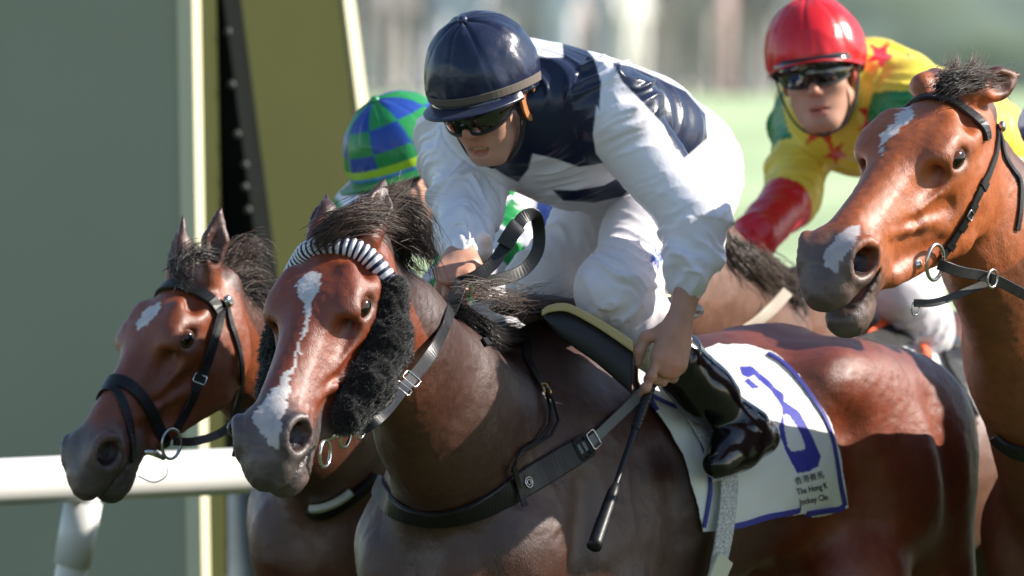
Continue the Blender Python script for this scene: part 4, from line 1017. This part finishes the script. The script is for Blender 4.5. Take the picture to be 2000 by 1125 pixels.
L_ += [([(1470 + 12 * i, 500 + 10 * i, 24.7), (1500 + 8 * i, 520 + 10 * i, 24.7), (1525 + 6 * i, 540 + 10 * i, 24.72), (1545 + 3 * i, 570 + 8 * i, 24.75)], 40, .014, .02, .0016, BLK, .4) for i in range(6)]
strands('mane', L_, BACK.root, M['hair'], 6)

# ------------------------------------------------------------------ tack of the dark bay
RIGHT.d0 = 23.2; SIDE.d0 = 23.4; BACK.d0 = 25.0
def bridle_root(H, label): return empty('bridle', H.hp.g((.2, 0, -.1)), label, 'bridle', 'bridles')
b = bridle_root(MAIN, 'black bridle with navy and white striped browband and black fleece cheek pieces')
sp = surf_points(MAIN, [('h', .075, -.085, -.06), ('h', .062, -.078, -.02), ('h', .062, -.05, .01), ('h', .066, 0, .02), ('h', .062, .05, .01), ('h', .066, .080, -.02), ('h', .090, .095, -.065)], .010)
P_ = crom(np.array([q[0] for q in sp]), 260); N_ = nrm(crom(np.array([q[1] for q in sp]), 260))
u_ = np.linspace(0, 1, 260) * 21; fr = u_ % 1; wt = fr < .55
col_ = np.where(wt[:, None], np.array([.72, .72, .74]), np.array([.008, .012, .05])); rad_ = .0185 + .0024 * np.where(wt, np.sin(fr / .55 * math.pi), 0)
tube('browband', P_, rad_, M['cloth'], b, m=12, col=col_)
def fleece(H, loc, sides, rr, parent, seed):
    for sg in sides:
        S = SDF(); pts = [H.hp.g(np.array(p) * [1, sg, 1]) for p in loc]; S.chain(pts, rr, k=.03); V, Q = S.mesh(.0042); N = vnormals(V, Q)
        V = V + N * (.004 * fbm(V, 55, 3, seed) + .0022 * vnoise(V, 150, seed + 5))[:, None]
        o = meshobj('cheek_piece', V, Q, M['fleece'], parent)
        rg = np.random.default_rng(seed); ix = rg.choice(len(V), 5200); q = V[ix]; n = nrm(N[ix] + rg.normal(0, .45, (len(ix), 3))); t = nrm(np.cross(n, rg.normal(0, 1, (len(ix), 3)))); u = np.cross(n, t)
        ln = rg.uniform(.004, .010, (len(ix), 1)); VV = np.stack([q + t * .0009, q - t * .0005 + u * .0008, q - t * .0005 - u * .0008, q + n * ln], 1).reshape(-1, 3)
        a = np.arange(len(ix)) * 4; FF = np.concatenate([np.stack([a, a + 1, a + 3], 1), np.stack([a + 1, a + 2, a + 3], 1), np.stack([a + 2, a, a + 3], 1)])
        meshobj('fleece_pile', VV, FF, M['fleece'], o)
fleece(MAIN, [(.100, .112, -.085), (.19, .112, -.137), (.29, .098, -.158), (.375, .078, -.158)], (1, -1), [.034, .044, .044, .034], b, 3)
def bitring(H, px, py, R, parent, r=.0036, sx=.85, rot=0.0, off=.016, name='bit_ring'):
    h_ = hit(H, px, py)
    if h_ is None: h_ = near(H, W(px, py, PX(H.hp.g((.45, .06, -.12)))[2]))
    n = nrm(h_[1] * .4 + H.hp.R[:, 1] * .9); c = h_[0] + h_[1] * off; ring(name, c, n, R, r, M['steel'], parent, sx, rot); return c, n
c_, n_ = bitring(MAIN, 664, 834, .030, b); bitring(MAIN, 642, 888, .026, b, sx=1.1, off=.02)
dR = PX(c_)[2]; ring('rein_ring', W(706, 838, dR), n_, .019, .003, M['steel'], b)
tube('bit_mouthpiece', np.array([W(632, 858, dR + .01), W(648, 852, dR), W(664, 846, dR - .005)]), [.006, .008, .006], M['steel'], b)
RP = [(674, 838, dR - .01), (706, 838, dR + .01), (745, 812, dR + .03), (790, 756, 22.05), (832, 706, 22.12), (866, 648, 22.30), (882, 600, 22.50), (902, 548, 22.60)]
P2, N2 = strap('rein', MAIN, RP, M['leather'], b, [.018, .022, .024, .026, .028, .028], .005)
for q in (.42, .47): i = int(q * len(P2)); buckle(P2[i], P2[i + 1] - P2[i - 1], N2[i], .034, .024, b)
strap('rein', MAIN, [(896, 552, 22.60), (930, 540, 22.60), (965, 512, 22.62), (998, 462, 22.64), (1022, 425, 22.66), (1044, 420, 22.68), (1052, 445, 22.70), (1050, 490, 22.70), (1022, 528, 22.68), (975, 546, 22.64), (925, 552, 22.60)], M['leather'], b, .026, .005, n=70)
strap('rein', MAIN, [(985, 480, 22.625), (1002, 452, 22.63), (1012, 440, 22.64)], M['leather'], b, .034, .010)
bp = empty('breastplate', MAIN.hp.g((0, 0, -.6)), 'black racing breastplate strap crossing the chest of the dark bay', 'breastplate')
strap('chest_strap', MAIN, [(742, 945), (760, 980), (800, 1003), (880, 1008), (950, 985), (1010, 950), (1075, 912), (1130, 880), (1150, 868)], M['leather'], bp, [.034, .046, .054, .056, .054, .046], .010, off=.006)
P2, N2 = strap('girth_strap', MAIN, [(1120, 884), (1150, 862), (1200, 815), (1240, 778), (1268, 752)], M['grey_strap'], bp, .021, .004, off=.012)
buckle(P2[9], P2[10] - P2[8], N2[9], .036, .028, bp); buckle(P2[5], P2[6] - P2[4], N2[5], .042, .022, bp, M['leather']); buckle(P2[3], P2[4] - P2[2], N2[3], .046, .030, bp, M['leather'])
P2, N2 = strap('neck_strap', MAIN, [(992, 640), (1012, 668), (1030, 705), (1046, 742), (1060, 765)], M['leather'], bp, .018, .004, off=.006)
buckle(P2[-2], P2[-1] - P2[-3], N2[-2], .026, .022, bp, M['gold'])
tube('neck_cord', np.array([q[0] for q in surf_points(MAIN, [(1058, 765), (1075, 790), (1084, 825), (1068, 852), (1030, 872), (1002, 892), (992, 920)], .010)]), .0035, M['leather'], bp)
tube('neck_cord', np.array([q[0] for q in surf_points(MAIN, [(1058, 768), (1068, 800), (1066, 830), (1045, 858), (1010, 880), (996, 905)], .010)]), .0035, M['leather'], bp)
strap('strap_end', MAIN, [(990, 905), (1000, 940), (1008, 965), (1020, 995)], M['leather'], bp, .014, .004, off=.016)
h_ = hit(MAIN, 1024, 944); ring('emblem', h_[0] + h_[1] * .0135, h_[1], .0105, .0012, M['steel'], bp); ring('emblem', h_[0] + h_[1] * .0135, h_[1], .0055, .0010, M['steel'], bp)

# saddle cloth: a sheet lying on the flank
CL = [(1238, 700), (1236, 752), (1272, 812), (1326, 892), (1352, 975), (1366, 1040), (1400, 1038), (1416, 1036), (1500, 1013), (1562, 1000), (1574, 1007), (1625, 999), (1652, 990), (1641, 940), (1633, 890), (1612, 815), (1565, 742), (1505, 692), (1450, 676), (1395, 680), (1340, 700), (1290, 690)]
OUT3 = [(1439, 722), (1464, 724), (1484, 739), (1505, 761), (1522, 778), (1523, 792), (1535, 800), (1520, 817), (1518, 802), (1501, 771), (1468, 741), (1456, 746), (1445, 740)]
BOWL = [(1519, 817), (1535, 800), (1552, 812), (1569, 842), (1584, 873), (1593, 890), (1586, 910), (1569, 920), (1545, 925), (1528, 893), (1508, 850)]
HOLE = [(1520, 820), (1526, 817), (1532, 819), (1549, 842), (1562, 873), (1559, 881), (1535, 886), (1528, 876), (1522, 849)]
TERM = [(1456, 746), (1478, 763), (1464, 767), (1448, 752)]
BLUEP = np.array([.035, .04, .30])
def sheet(name, H, poly, step, off, mat, colfn, parent=None, wav=.004, seed=0, **kw):
    xs = [p[0] for p in poly]; ys = [p[1] for p in poly]; X = np.arange(min(xs) - 2, max(xs) + step, step); Y = np.arange(min(ys) - 2, max(ys) + step, step)
    gx, gy = np.meshgrid(X, Y); ins = in_poly(gx.ravel(), gy.ravel(), poly).reshape(gx.shape); idx = -np.ones(gx.shape, int); V = []; N = []; PXs = []
    need = ins.copy(); need[1:] |= ins[:-1]; need[:-1] |= ins[1:]; need[:, 1:] |= ins[:, :-1]; need[:, :-1] |= ins[:, 1:]
    for j, i in np.argwhere(ins):
        r = hit(H, gx[j, i], gy[j, i])
        if r is None: continue
        idx[j, i] = len(V); V.append(r[0] + r[1] * off); N.append(r[1]); PXs.append((gx[j, i], gy[j, i]))
    V = np.array(V); N = np.array(N); PXs = np.array(PXs)
    q = np.stack([idx[:-1, :-1], idx[1:, :-1], idx[1:, 1:], idx[:-1, 1:]], -1).reshape(-1, 4); q = q[(q >= 0).all(1)]
    us = np.unique(q); rm = -np.ones(len(V), int); rm[us] = np.arange(len(us)); q = rm[q]; V = V[us]; N = N[us]; PXs = PXs[us]
    N = nrm(smooth_verts(N, q, 6, .7)); V = smooth_verts(V, q, 10, .5)
    V = V + N * (wav * (1 + fbm(np.stack([PXs[:, 0] * .02, PXs[:, 1] * .008, PXs[:, 0] * 0], 1), 1, 3, seed)))[:, None]
    V = np.concatenate([V, V - N * .004]); n0 = len(PXs); q2 = (q + n0)[:, ::-1]
    e = np.concatenate([q[:, [0, 1]], q[:, [1, 2]], q[:, [2, 3]], q[:, [3, 0]]]); ke = np.sort(e, 1); _, iv, ct = np.unique(ke, axis=0, return_inverse=True, return_counts=True); be = e[ct[iv.ravel()] == 1]
    side = np.stack([be[:, 1], be[:, 0], be[:, 0] + n0, be[:, 1] + n0], 1); Fq = np.concatenate([q, q2, side])
    # orient outward
    a = V[q[0]]; 
    if np.cross(a[1] - a[0], a[2] - a[0]) @ N[q[0][0]] < 0: Fq = Fq[:, ::-1]
    c = colfn(PXs[:, 0], PXs[:, 1]); o = meshobj(name, V, Fq, mat, parent, col=np.concatenate([c, c]), **kw)
    Hc = Pose(); Hc.bvh = BVHTree.FromPolygons(V[:n0].tolist(), q.tolist()); Hc.hp = H.hp; return o, Hc
def cloth_col(x, y):
    c = np.tile(np.array([.70, .71, .68]), (len(x), 1))
    m = (in_poly(x, y, OUT3) | in_poly(x, y, BOWL) | in_poly(x, y, TERM)) & ~in_poly(x, y, HOLE); c[m] = BLUEP; return c
cloth, HC = sheet('saddle_cloth', MAIN, CL, 2.0, .010, M['cloth'], cloth_col, seed=4, label='white saddle cloth with blue number and blue piping on the dark bay', cat='saddle cloth')
M['piping'] = material('blue_piping', (.035, .035, .26), rough=.6)
for pts, wd in (([(1243, 702), (1247, 742), (1262, 772), (1300, 788), (1340, 806), (1362, 845), (1376, 890), (1386, 945), (1382, 985), (1372, 1030)], .009),
                ([(1500, 692), (1532, 712), (1562, 744), (1588, 780), (1610, 818), (1624, 855), (1632, 895), (1640, 945), (1649, 986)], .010),
                ([(1416, 1031), (1455, 1023), (1500, 1009), (1560, 996)], .012), ([(1574, 1003), (1625, 995), (1648, 988)], .013)):
    strap('piping', HC, pts, M['piping'], cloth, wd, .004, off=.003)
# printed lettering on the cloth
def cloth_text(txt, p0, ang, size, sx=1.0, shear=0.0):
    cu = bpy.data.curves.new('txt', 'FONT'); cu.body = txt; cu.size = 1.0; cu.offset = .012 if ord(txt[0]) < 999 else 0.0; cu.resolution_u = 2
    t = bpy.data.objects.new('txt', cu); COL.objects.link(t); dg = bpy.context.evaluated_depsgraph_get(); me = bpy.data.meshes.new_from_object(t.evaluated_get(dg))
    import bmesh
    bm = bmesh.new(); bm.from_mesh(me); bmesh.ops.triangulate(bm, faces=bm.faces); bm.verts.ensure_lookup_table()
    uv = np.array([v.co[:] for v in bm.verts]); F = [[v.index for v in f.verts] for f in bm.faces]; bm.free()
    bpy.data.objects.remove(t); ca, sa = math.cos(ang), math.sin(ang); V = []; ok = []
    for x, y, _ in uv:
        x = x * sx + y * shear; px = p0[0] + size * (x * ca + y * sa); py = p0[1] + size * (x * sa - y * ca)
        r = hit(HC, px, py); ok.append(r is not None); V.append((r[0] + r[1] * .0025) if r else W(px, py, 23))
    F = [f for f in F if all(ok[i] for i in f)]
    if F:
        used = sorted({i for f in F for i in f}); mp = {u: k for k, u in enumerate(used)}; meshobj('lettering', [V[u] for u in used], [[mp[i] for i in f] for f in F], M['print'], cloth, smooth=False)
cloth_text('香港賽馬', (1552, 946), -.24, 16, .92); cloth_text('The Hong K', (1556, 966), -.22, 17, .72); cloth_text('Jockey Clu', (1561, 986), -.20, 17, .76)
# girth
M['mesh'] = material('girth_mesh', (.55, .55, .56), rough=.7, var=(220, .5), bump=[(500, .5, 1)])
g_ = empty('girth', W(1390, 1100, 23.0), 'white mesh girth band running down under the patent boot', 'girth')
strap('band', HC, [(1285, 722), (1318, 770), (1352, 822), (1385, 880), (1402, 940)], M['mesh'], g_, .052, .006, off=.014)
strap('band', MAIN, [(1402, 925), (1404, 960), (1398, 1010), (1388, 1070), (1370, 1135)], M['mesh'], g_, .050, .006, off=.030)
strap('buckle_guard', MAIN, [(1392, 1075), (1378, 1105), (1366, 1140)], M['cloth'] if False else material('guard', (.62, .62, .50), rough=.6), g_, .062, .010, off=.036)
# saddle: seat, black flap, foam pad
sd_ = empty('saddle', np.array([W(1180, 640, 23.2)[0], W(1180, 640, 23.2)[1], 1.5]), 'black racing saddle with pale foam pad under the navy capped jockey', 'saddle')
S = SDF(); S.frame(BODYR, np.array([MAIN.wp[0], MAIN.wp[1], 0.])); S.chain([(.0, 0, 1.60), (-.15, 0, 1.575), (-.36, 0, 1.585)], [.10, .12, .13], k=.03, flat=(0, 0, 1), ratio=.25); V, Q = S.mesh(.008); meshobj('seat', V, Q, M['leather'], sd_)
UP_ = crom([(1058, 612, 0), (1075, 602, 0), (1110, 600, 0), (1160, 624, 0), (1200, 648, 0), (1237, 672, 0)], 30); LO_ = crom([(1062, 622, 0), (1085, 650, 0), (1120, 678, 0), (1160, 706, 0), (1198, 738, 0), (1234, 770, 0)], 30)
def slab(name, top, bot, d_of, thick, mat, parent, nv=10):
    V = []; n = len(top)
    for t_ in (0, 1):
        for i in range(n):
            for j in range(nv + 1):
                f = j / nv; p = top[i] + (bot[i] - top[i]) * f; V.append(W(p[0], p[1], d_of(i / (n - 1), f) + t_ * thick))
    n0 = n * (nv + 1); F = []
    for i in range(n - 1):
        for j in range(nv):
            a = i * (nv + 1) + j; F += [(a, a + 1, a + nv + 2, a + nv + 1), (n0 + a, n0 + a + nv + 1, n0 + a + nv + 2, n0 + a + 1)]
        for a in (i * (nv + 1), i * (nv + 1) + nv): F.append((a, a + nv + 1, n0 + a + nv + 1, n0 + a) if a % (nv + 1) == 0 else (a, n0 + a, n0 + a + nv + 1, a + nv + 1))
    for i in (0, n - 1):
        for j in range(nv):
            a = i * (nv + 1) + j; F.append((a, n0 + a, n0 + a + 1, a + 1) if i == 0 else (a, a + 1, n0 + a + 1, n0 + a))
    return meshobj(name, V, np.array(F), mat, parent)
dl = [PX(hit(MAIN, p[0], p[1])[0])[2] if hit(MAIN, p[0], p[1]) else 22.9 for p in LO_]
dmin = lambda u: min(float(np.interp(u, np.linspace(0, 1, 30), dl)) - .060, 22.725)
slab('flap', UP_, LO_, lambda u, f: dmin(u) + .030 * (1 - f) ** 1.5 - .014 * math.sin(f * 3.1), .022, M['rubber'], sd_)
slab('foam_pad', UP_ + np.array([0, -7, 0]), UP_ + np.array([0, 9, 0]) * np.linspace(.6, 1.8, 30)[:, None], lambda u, f: dmin(u) + .004, .06, M['foam'], sd_, 4)

# whip in the jockey's left hand
wh = empty('riding_whip', W(1285, 730, 22.70), 'black riding whip pointing down from the navy capped jockey left hand', 'whip')
A_, B_ = W(1293, 690, 22.800), W(1160, 1068, 22.44); at = lambda f: A_ + (B_ - A_) * f
tt_ = np.linspace(0, .40, 60); tube('handle', np.array([at(f) for f in tt_]), .0125 - .003 * tt_ / .4 + .0011 * np.sin(tt_ * 280), M['leather'], wh, m=12)
tube('shaft', np.array([at(f) for f in np.linspace(.38, .72, 12)]), np.linspace(.0075, .0058, 12), M['leather'], wh)
ff_ = np.linspace(.68, 1.0, 16); tube('flap', np.array([at(f) for f in ff_]), np.interp(ff_, [.68, .72, .8, 1.0], [.007, .012, .013, .0155]), M['leather'], wh, m=10)

# ------------------------------------------------------------------ bridle of the horse by the rail
b = bridle_root(SIDE, 'plain black racing bridle with noseband and silver stud on the rail horse')
BROW = [('h', .070, -.088, -.05), ('h', .060, -.070, -.01), ('h', .062, -.03, .016), ('h', .062, .02, .018), ('h', .060, .060, .0), ('h', .066, .086, -.040), ('h', .078, .096, -.068)]
strap('browband', SIDE, BROW, M['leather'], b, .027, .010, off=.006)
P2, N2 = strap('cheek_strap', SIDE, [(434, 590), (428, 630), (416, 672), (402, 712), (386, 748), (368, 790), (345, 836)], M['leather'], b, [.014, .016, .020, .020, .018], .006)
strap('cheek_strap', SIDE, [(424, 600), (412, 645), (400, 690), (388, 735)], M['leather'], b, .010, .005, off=.008)
buckle(P2[int(len(P2) * .62)], P2[-1] - P2[0], N2[int(len(P2) * .62)], .026, .018, b)
strap('throat_lash', SIDE, [(440, 592), (450, 635), (464, 680), (470, 740), (462, 800), (448, 832)], M['leather'], b, .014, .005)
P2, N2 = strap('noseband', SIDE, [('h', .36, -.066, -.06), ('h', .352, -.045, -.01), ('h', .350, 0, .006), ('h', .352, .045, -.008), ('h', .358, .066, -.055), ('h', .368, .062, -.10), ('h', .375, .055, -.145), ('h', .385, .035, -.185)], M['leather'], b, .026, .008)
strap('flash_band', SIDE, [('h', .385, -.045, -.02), ('h', .372, -.015, .002), ('h', .375, .02, .0), ('h', .41, .050, -.04), ('h', .455, .056, -.085), ('h', .49, .05, -.12)], M['leather'], b, .018, .006)
h_ = hit(SIDE, 434, 590); ring('silver_stud', h_[0] + h_[1] * .014, h_[1], .006, .008, M['steel'], b)
c_, n_ = bitring(SIDE, 324, 862, .031, b); d2 = PX(c_)[2]
tube('bit_mouthpiece', np.array([W(270, 880, d2 - .02), W(298, 884, d2 - .01), W(322, 896, d2)]), [.005, .007, .005], M['steel'], b)
tube('chin_wire', crom([W(270, 930, d2), W(300, 942, d2), (W(324, 930, d2)), W(326, 908, d2)], 24), .0014, M['steel'], b)
strap('rein', SIDE, [(340, 862, d2), (380, 862, d2 + .06), (430, 846, d2 + .14), (474, 812, d2 + .2), (520, 790, d2 + .35)], M['leather'], b, .018, .005)
strap('strap_end', SIDE, [(478, 800, d2 + .16), (470, 850, d2 + .15), (460, 893, d2 + .14)], M['leather'], b, .018, .005)
ring('rein_ring', W(456, 836, d2 + .15), n_, .016, .0022, M['steel'], b)
bp = empty('breastplate', W(680, 1000, 24.0), 'black and white fleece breast girth on the rail horse chest', 'breastplate')
strap('chest_strap', SIDE, [(606, 1000), (640, 995), (690, 965), (730, 930)], M['leather'], bp, .034, .010, off=.008)
strap('fleece_edge', SIDE, [(606, 986), (640, 980), (680, 955)], material('white_fleece', (.6, .6, .56), rough=.95, bump=[(90, 1.0, 3)]), bp, .016, .014, off=.010)

# ------------------------------------------------------------------ bridle of the right-hand horse
b = bridle_root(RIGHT, 'black bridle with large ring bit on the bright bay with open mouth')
strap('browband', RIGHT, BROW, M['leather'], b, .024, .009, off=.006)
P2, N2 = strap('cheek_strap', RIGHT, [(1946, 246), (1944, 290), (1934, 325), (1916, 365), (1896, 405), (1872, 448), (1848, 488), (1832, 508)], M['leather'], b, [.012, .014, .018, .020, .018, .016], .006)
for q in (.42, .55, .68, .80): i = int(q * len(P2)); ribbon('keeper', P2[i - 1:i + 2] + N2[i - 1:i + 2] * .002, N2[i - 1:i + 2], .024, .007, M['leather'], b)
i = int(.62 * len(P2)); buckle(P2[i], P2[i + 1] - P2[i - 1], N2[i], .022, .016, b)
strap('throat_lash', RIGHT, [(1950, 258), (1958, 300), (1975, 330), (1990, 352), (1992, 400), (1985, 450)], M['leather'], b, .012, .005)
h_ = hit(RIGHT, 1946, 248); ring('silver_stud', h_[0] + h_[1] * .012, h_[1], .005, .007, M['steel'], b)
c_, n_ = bitring(RIGHT, 1816, 510, .036, b, r=.0042, off=.014); d3 = PX(c_)[2]
tube('bit_mouthpiece', np.array([W(1752, 527, d3 + .0), W(1778, 520, d3 - .012), W(1800, 514, d3 - .014)]), [.007, .010, .009], M['steel'], b)
strap('rein', RIGHT, [(1832, 516, d3 - .004), (1850, 522, d3 + .0), (1880, 532, d3 + .03), (1938, 544, d3 + .10), (2010, 580, d3 + .2)], M['leather'], b, .022, .005)
ring('rein_ring', W(1938, 544, d3 + .08), n_, .018, .0026, M['steel'], b); ring('martingale_ring', W(1788, 602, d3 + .03), n_, .014, .0022, M['steel'], b)
strap('martingale', RIGHT, [(1786, 592, d3 + .02), (1830, 590, d3 + .05), (1890, 568, d3 + .1), (1945, 545, d3 + .14)], M['leather'], b, .016, .005)
bp = empty('breastplate', W(1990, 880, 23.0), 'black breast strap round the neck base of the bright bay', 'breastplate')
strap('chest_strap', RIGHT, [(1945, 850), (1962, 866), (1990, 880), (2030, 885), (2090, 870)], M['leather'], bp, .042, .010, off=.008)
te = RIGHT.hp
for k_ in range(-2, 3): boxmesh('tooth', te.g((.562 - .004 * k_ * k_, .010 * k_, -.126)), (.005, .0046, .011), te.R, M['teeth'], RIGHT.root, .001)

# ------------------------------------------------------------------ tack seen on the horse behind
b = bridle_root(BACK, 'tan rein and brass ringed bridle of the dark brown horse behind')
M['rein_tan'] = material('pale_rubber_rein', (.45, .38, .30), rough=.7)
strap('rein', BACK, [(1538, 570, 24.5), (1505, 606, 24.45), (1460, 640, 24.4), (1405, 668, 24.35), (1360, 686, 24.3)], M['rein_tan'], b, .026, .006)
ring('brass_ring', W(1279, 549, 23.8), -FWD + RGT * .8, .016, .004, M['gold'], b); ring('brass_ring', W(1304, 566, 23.8), -FWD + RGT * .8, .014, .004, M['gold'], b)
ring('brass_buckle', W(1598, 532, 24.6), -FWD + UPV * .5, .012, .005, M['gold'], b)
M['cloth2'] = M['cloth']
cloth2, HC2 = sheet('saddle_cloth', BACK, [(1690, 655), (1715, 600), (1760, 590), (1850, 640), (1900, 760), (1910, 850), (1800, 760)], 6.0, .014, M['cloth'], lambda x, y: np.tile(np.array([.70, .70, .68]), (len(x), 1)), seed=9, label='blurred white saddle cloth of the brown horse behind the bay rump', cat='saddle cloth')
g2 = empty('girth', W(1790, 680, 25.0), 'orange and black girth strap of the brown horse behind', 'girth')
strap('strap', BACK, [(1738, 596), (1758, 625), (1775, 665), (1800, 715)], M['orange'], g2, .020, .006, off=.03)
strap('strap', BACK, [(1765, 600), (1810, 660), (1860, 740), (1905, 820)], M['leather'], g2, .060, .010, off=.03)

# ------------------------------------------------------------------ running rail
M['white_plastic'] = material('white_plastic', (.80, .79, .76), rough=.35, spec=.5, var=(3, .04))
rail = empty('running_rail', W(150, 990, 25.2) * [1, 1, 0], 'white plastic running rail behind the leftmost horse', 'rail')
p0 = W(0, 942, 25.0); dirr = -HEADING; RP_ = np.array([p0 + dirr * t for t in np.linspace(-6, 60, 60)])
o = tube('rail_tube', RP_, .053, M['white_plastic'], rail, m=24)
for q in range(-1, 12):
    t0 = .30 + q * 2.6; a = p0 + dirr * t0 + np.array([0, 0, -.03]); away = -LEFT
    b0 = a + np.array([0, 0, -.22]) + away * .05; b1 = np.array([a[0], a[1], 0]) + away * .30
    pts = crom([a, (a + b0) / 2, b0, b0 + (b1 - b0) * .5, b1], 24)
    sup = tube('support_arm', pts, .036, M['white_plastic'], rail, m=14); tube('collar', np.array([a + (b0 - a) * .1, a + (b0 - a) * .75]), .043, M['white_plastic'], sup, m=14)

# ------------------------------------------------------------------ winning post
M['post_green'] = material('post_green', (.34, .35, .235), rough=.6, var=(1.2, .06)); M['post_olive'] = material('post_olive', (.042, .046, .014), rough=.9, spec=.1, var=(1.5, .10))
M['post_cream'] = material('post_cream', (.66, .62, .40), rough=.5); M['post_dark'] = material('post_dark', (.006, .007, .006), rough=.9, spec=.05, var=(4, .4)); M['mirror'] = material('post_steel', (.40, .44, .48), rough=.35, metal=.6, var=(3, .3))
M['bolt'] = material('dull_bolt', (.10, .10, .095), rough=.6, metal=.5); DP = 28.0; post = empty('winning_post', W(300, 900, DP) * [1, 1, 0], 'tall green winning post with cream edges left of the horses', 'post')
def pillar(name, xt, xb, wt, depth, mat, d, yt=-700, parent=post, rot=0.0, th=.05):
    "upright prism whose picture x runs from xt at row -0 to xb at row 1125"
    V = []
    for (y, zc) in ((yt, None), (None, 0)):
        if y is None: y = 562.5 + 0; 
    sl = (xb - xt) / 1125.0; V = []
    for y in (-600.0, 2700.0):
        xl = xt + sl * y; A = W(xl, y, d); B = W(xl + wt, y, d + depth)
        if y > 0: A[2] = max(A[2], 0.0); B[2] = max(B[2], 0.0)
        n = nrm(np.cross(B - A, [0, 0, 1.0])); n = n if n[1] > 0 else -n
        V += [A, B, B + n * th, A + n * th]
    F = [(0, 1, 5, 4), (1, 2, 6, 5), (2, 3, 7, 6), (3, 0, 4, 7), (0, 3, 2, 1), (4, 5, 6, 7)]
    return meshobj(name, V, F, mat, parent, smooth=False)
pillar("front_panel", -420, -420, 786, -.35, M["post_green"], DP + .35, th=.04)
pillar('front_edge', 373, 387, 16, .06, M['post_cream'], DP - .02, th=.04)
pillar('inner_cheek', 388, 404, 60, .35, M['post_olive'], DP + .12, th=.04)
pillar('channel', 414, 520, 34, .2, M['post_dark'], DP + .30, th=.06)
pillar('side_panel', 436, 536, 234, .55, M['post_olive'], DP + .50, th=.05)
pillar('side_edge', 650, 750, 20, .05, M['post_cream'], DP + .98, th=.04)
sp_ = pillar('steel_cover', 404, 404, 96, .1, M['mirror'], DP + .22, th=.04)
for v in sp_.data.vertices:
    if v.co.z + wloc(post)[2] > 2: v.co.z = W(450, 962, DP)[2] - wloc(post)[2]
for k_, (bx, by) in enumerate([(445, 62), (452, 165), (463, 262), (478, 322), (478, 365), (484, 410), (490, 470), (522, 1012), (540, 1085), (532, 1050)]):
    c = W(bx, by, DP + .27); ring('bolt', c, -FWD, .004, .006, M['bolt'], post, m=10)
boxmesh('cross_rib', W(545, 75, DP + .715), (.115, .006, .012), np.stack([nrm(np.array([.29, .55, 0])), nrm(np.array([-.55, .29, 0])), np.array([0, 0, 1.])], 1), M['post_olive'], post, .002)

# ------------------------------------------------------------------ crowd far behind, on the bank
S = SDF(); S.frame()
S.ell((0, 0, 1.60), (.095, .085, .12)); S.cone((0, 0, 1.36), (0, 0, 1.52), .07, .055, k=.03); S.chain([(0, 0, 1.32), (0, 0, 1.05), (0, 0, .92)], [.20, .16, .17], k=.05, flat=(0, 1, 0), ratio=.62)
for sg in (1, -1): S.chain([(sg * .20, 0, 1.36), (sg * .25, .03, 1.08), (sg * .24, -.04, .84)], [.065, .05, .042], k=.04); S.chain([(sg * .09, 0, .90), (sg * .11, 0, .50), (sg * .12, 0, .08)], [.095, .07, .05], k=.04); S.cone((sg * .12, 0, .05), (sg * .13, -.16, .04), .05, .04, k=.03)
PV, PQ = S.mesh(.03)
mo = material('onlooker_clothes_hazed', (.3, .3, .3), rough=.8); t_ = mo.node_tree; oi = t_.nodes.new('ShaderNodeObjectInfo'); t_.links.new(oi.outputs['Color'], t_.nodes['Principled BSDF'].inputs['Base Color'])
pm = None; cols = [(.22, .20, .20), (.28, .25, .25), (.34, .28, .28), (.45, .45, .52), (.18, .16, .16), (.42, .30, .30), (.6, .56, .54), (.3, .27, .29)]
rg = random.Random(5); xs_ = [725, 790, 840, 905, 960, 1030, 1085, 1130, 1195, 1240, 1300, 1355, 1400, 1450, 1480]
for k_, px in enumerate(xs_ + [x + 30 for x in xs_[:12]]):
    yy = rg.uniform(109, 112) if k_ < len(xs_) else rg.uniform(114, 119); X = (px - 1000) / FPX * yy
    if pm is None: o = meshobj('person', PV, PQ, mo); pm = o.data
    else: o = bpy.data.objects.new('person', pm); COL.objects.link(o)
    o.location = (X, yy, bank_z(X, yy)); o.rotation_euler = (0, 0, rg.uniform(-.8, .8)); s_ = rg.uniform(.93, 1.06); o.scale = (s_, s_, s_); o.color = (*[min(1, 1.35 * v) for v in rg.choice(cols)], 1)  # figures lightened so their colour carries the haze
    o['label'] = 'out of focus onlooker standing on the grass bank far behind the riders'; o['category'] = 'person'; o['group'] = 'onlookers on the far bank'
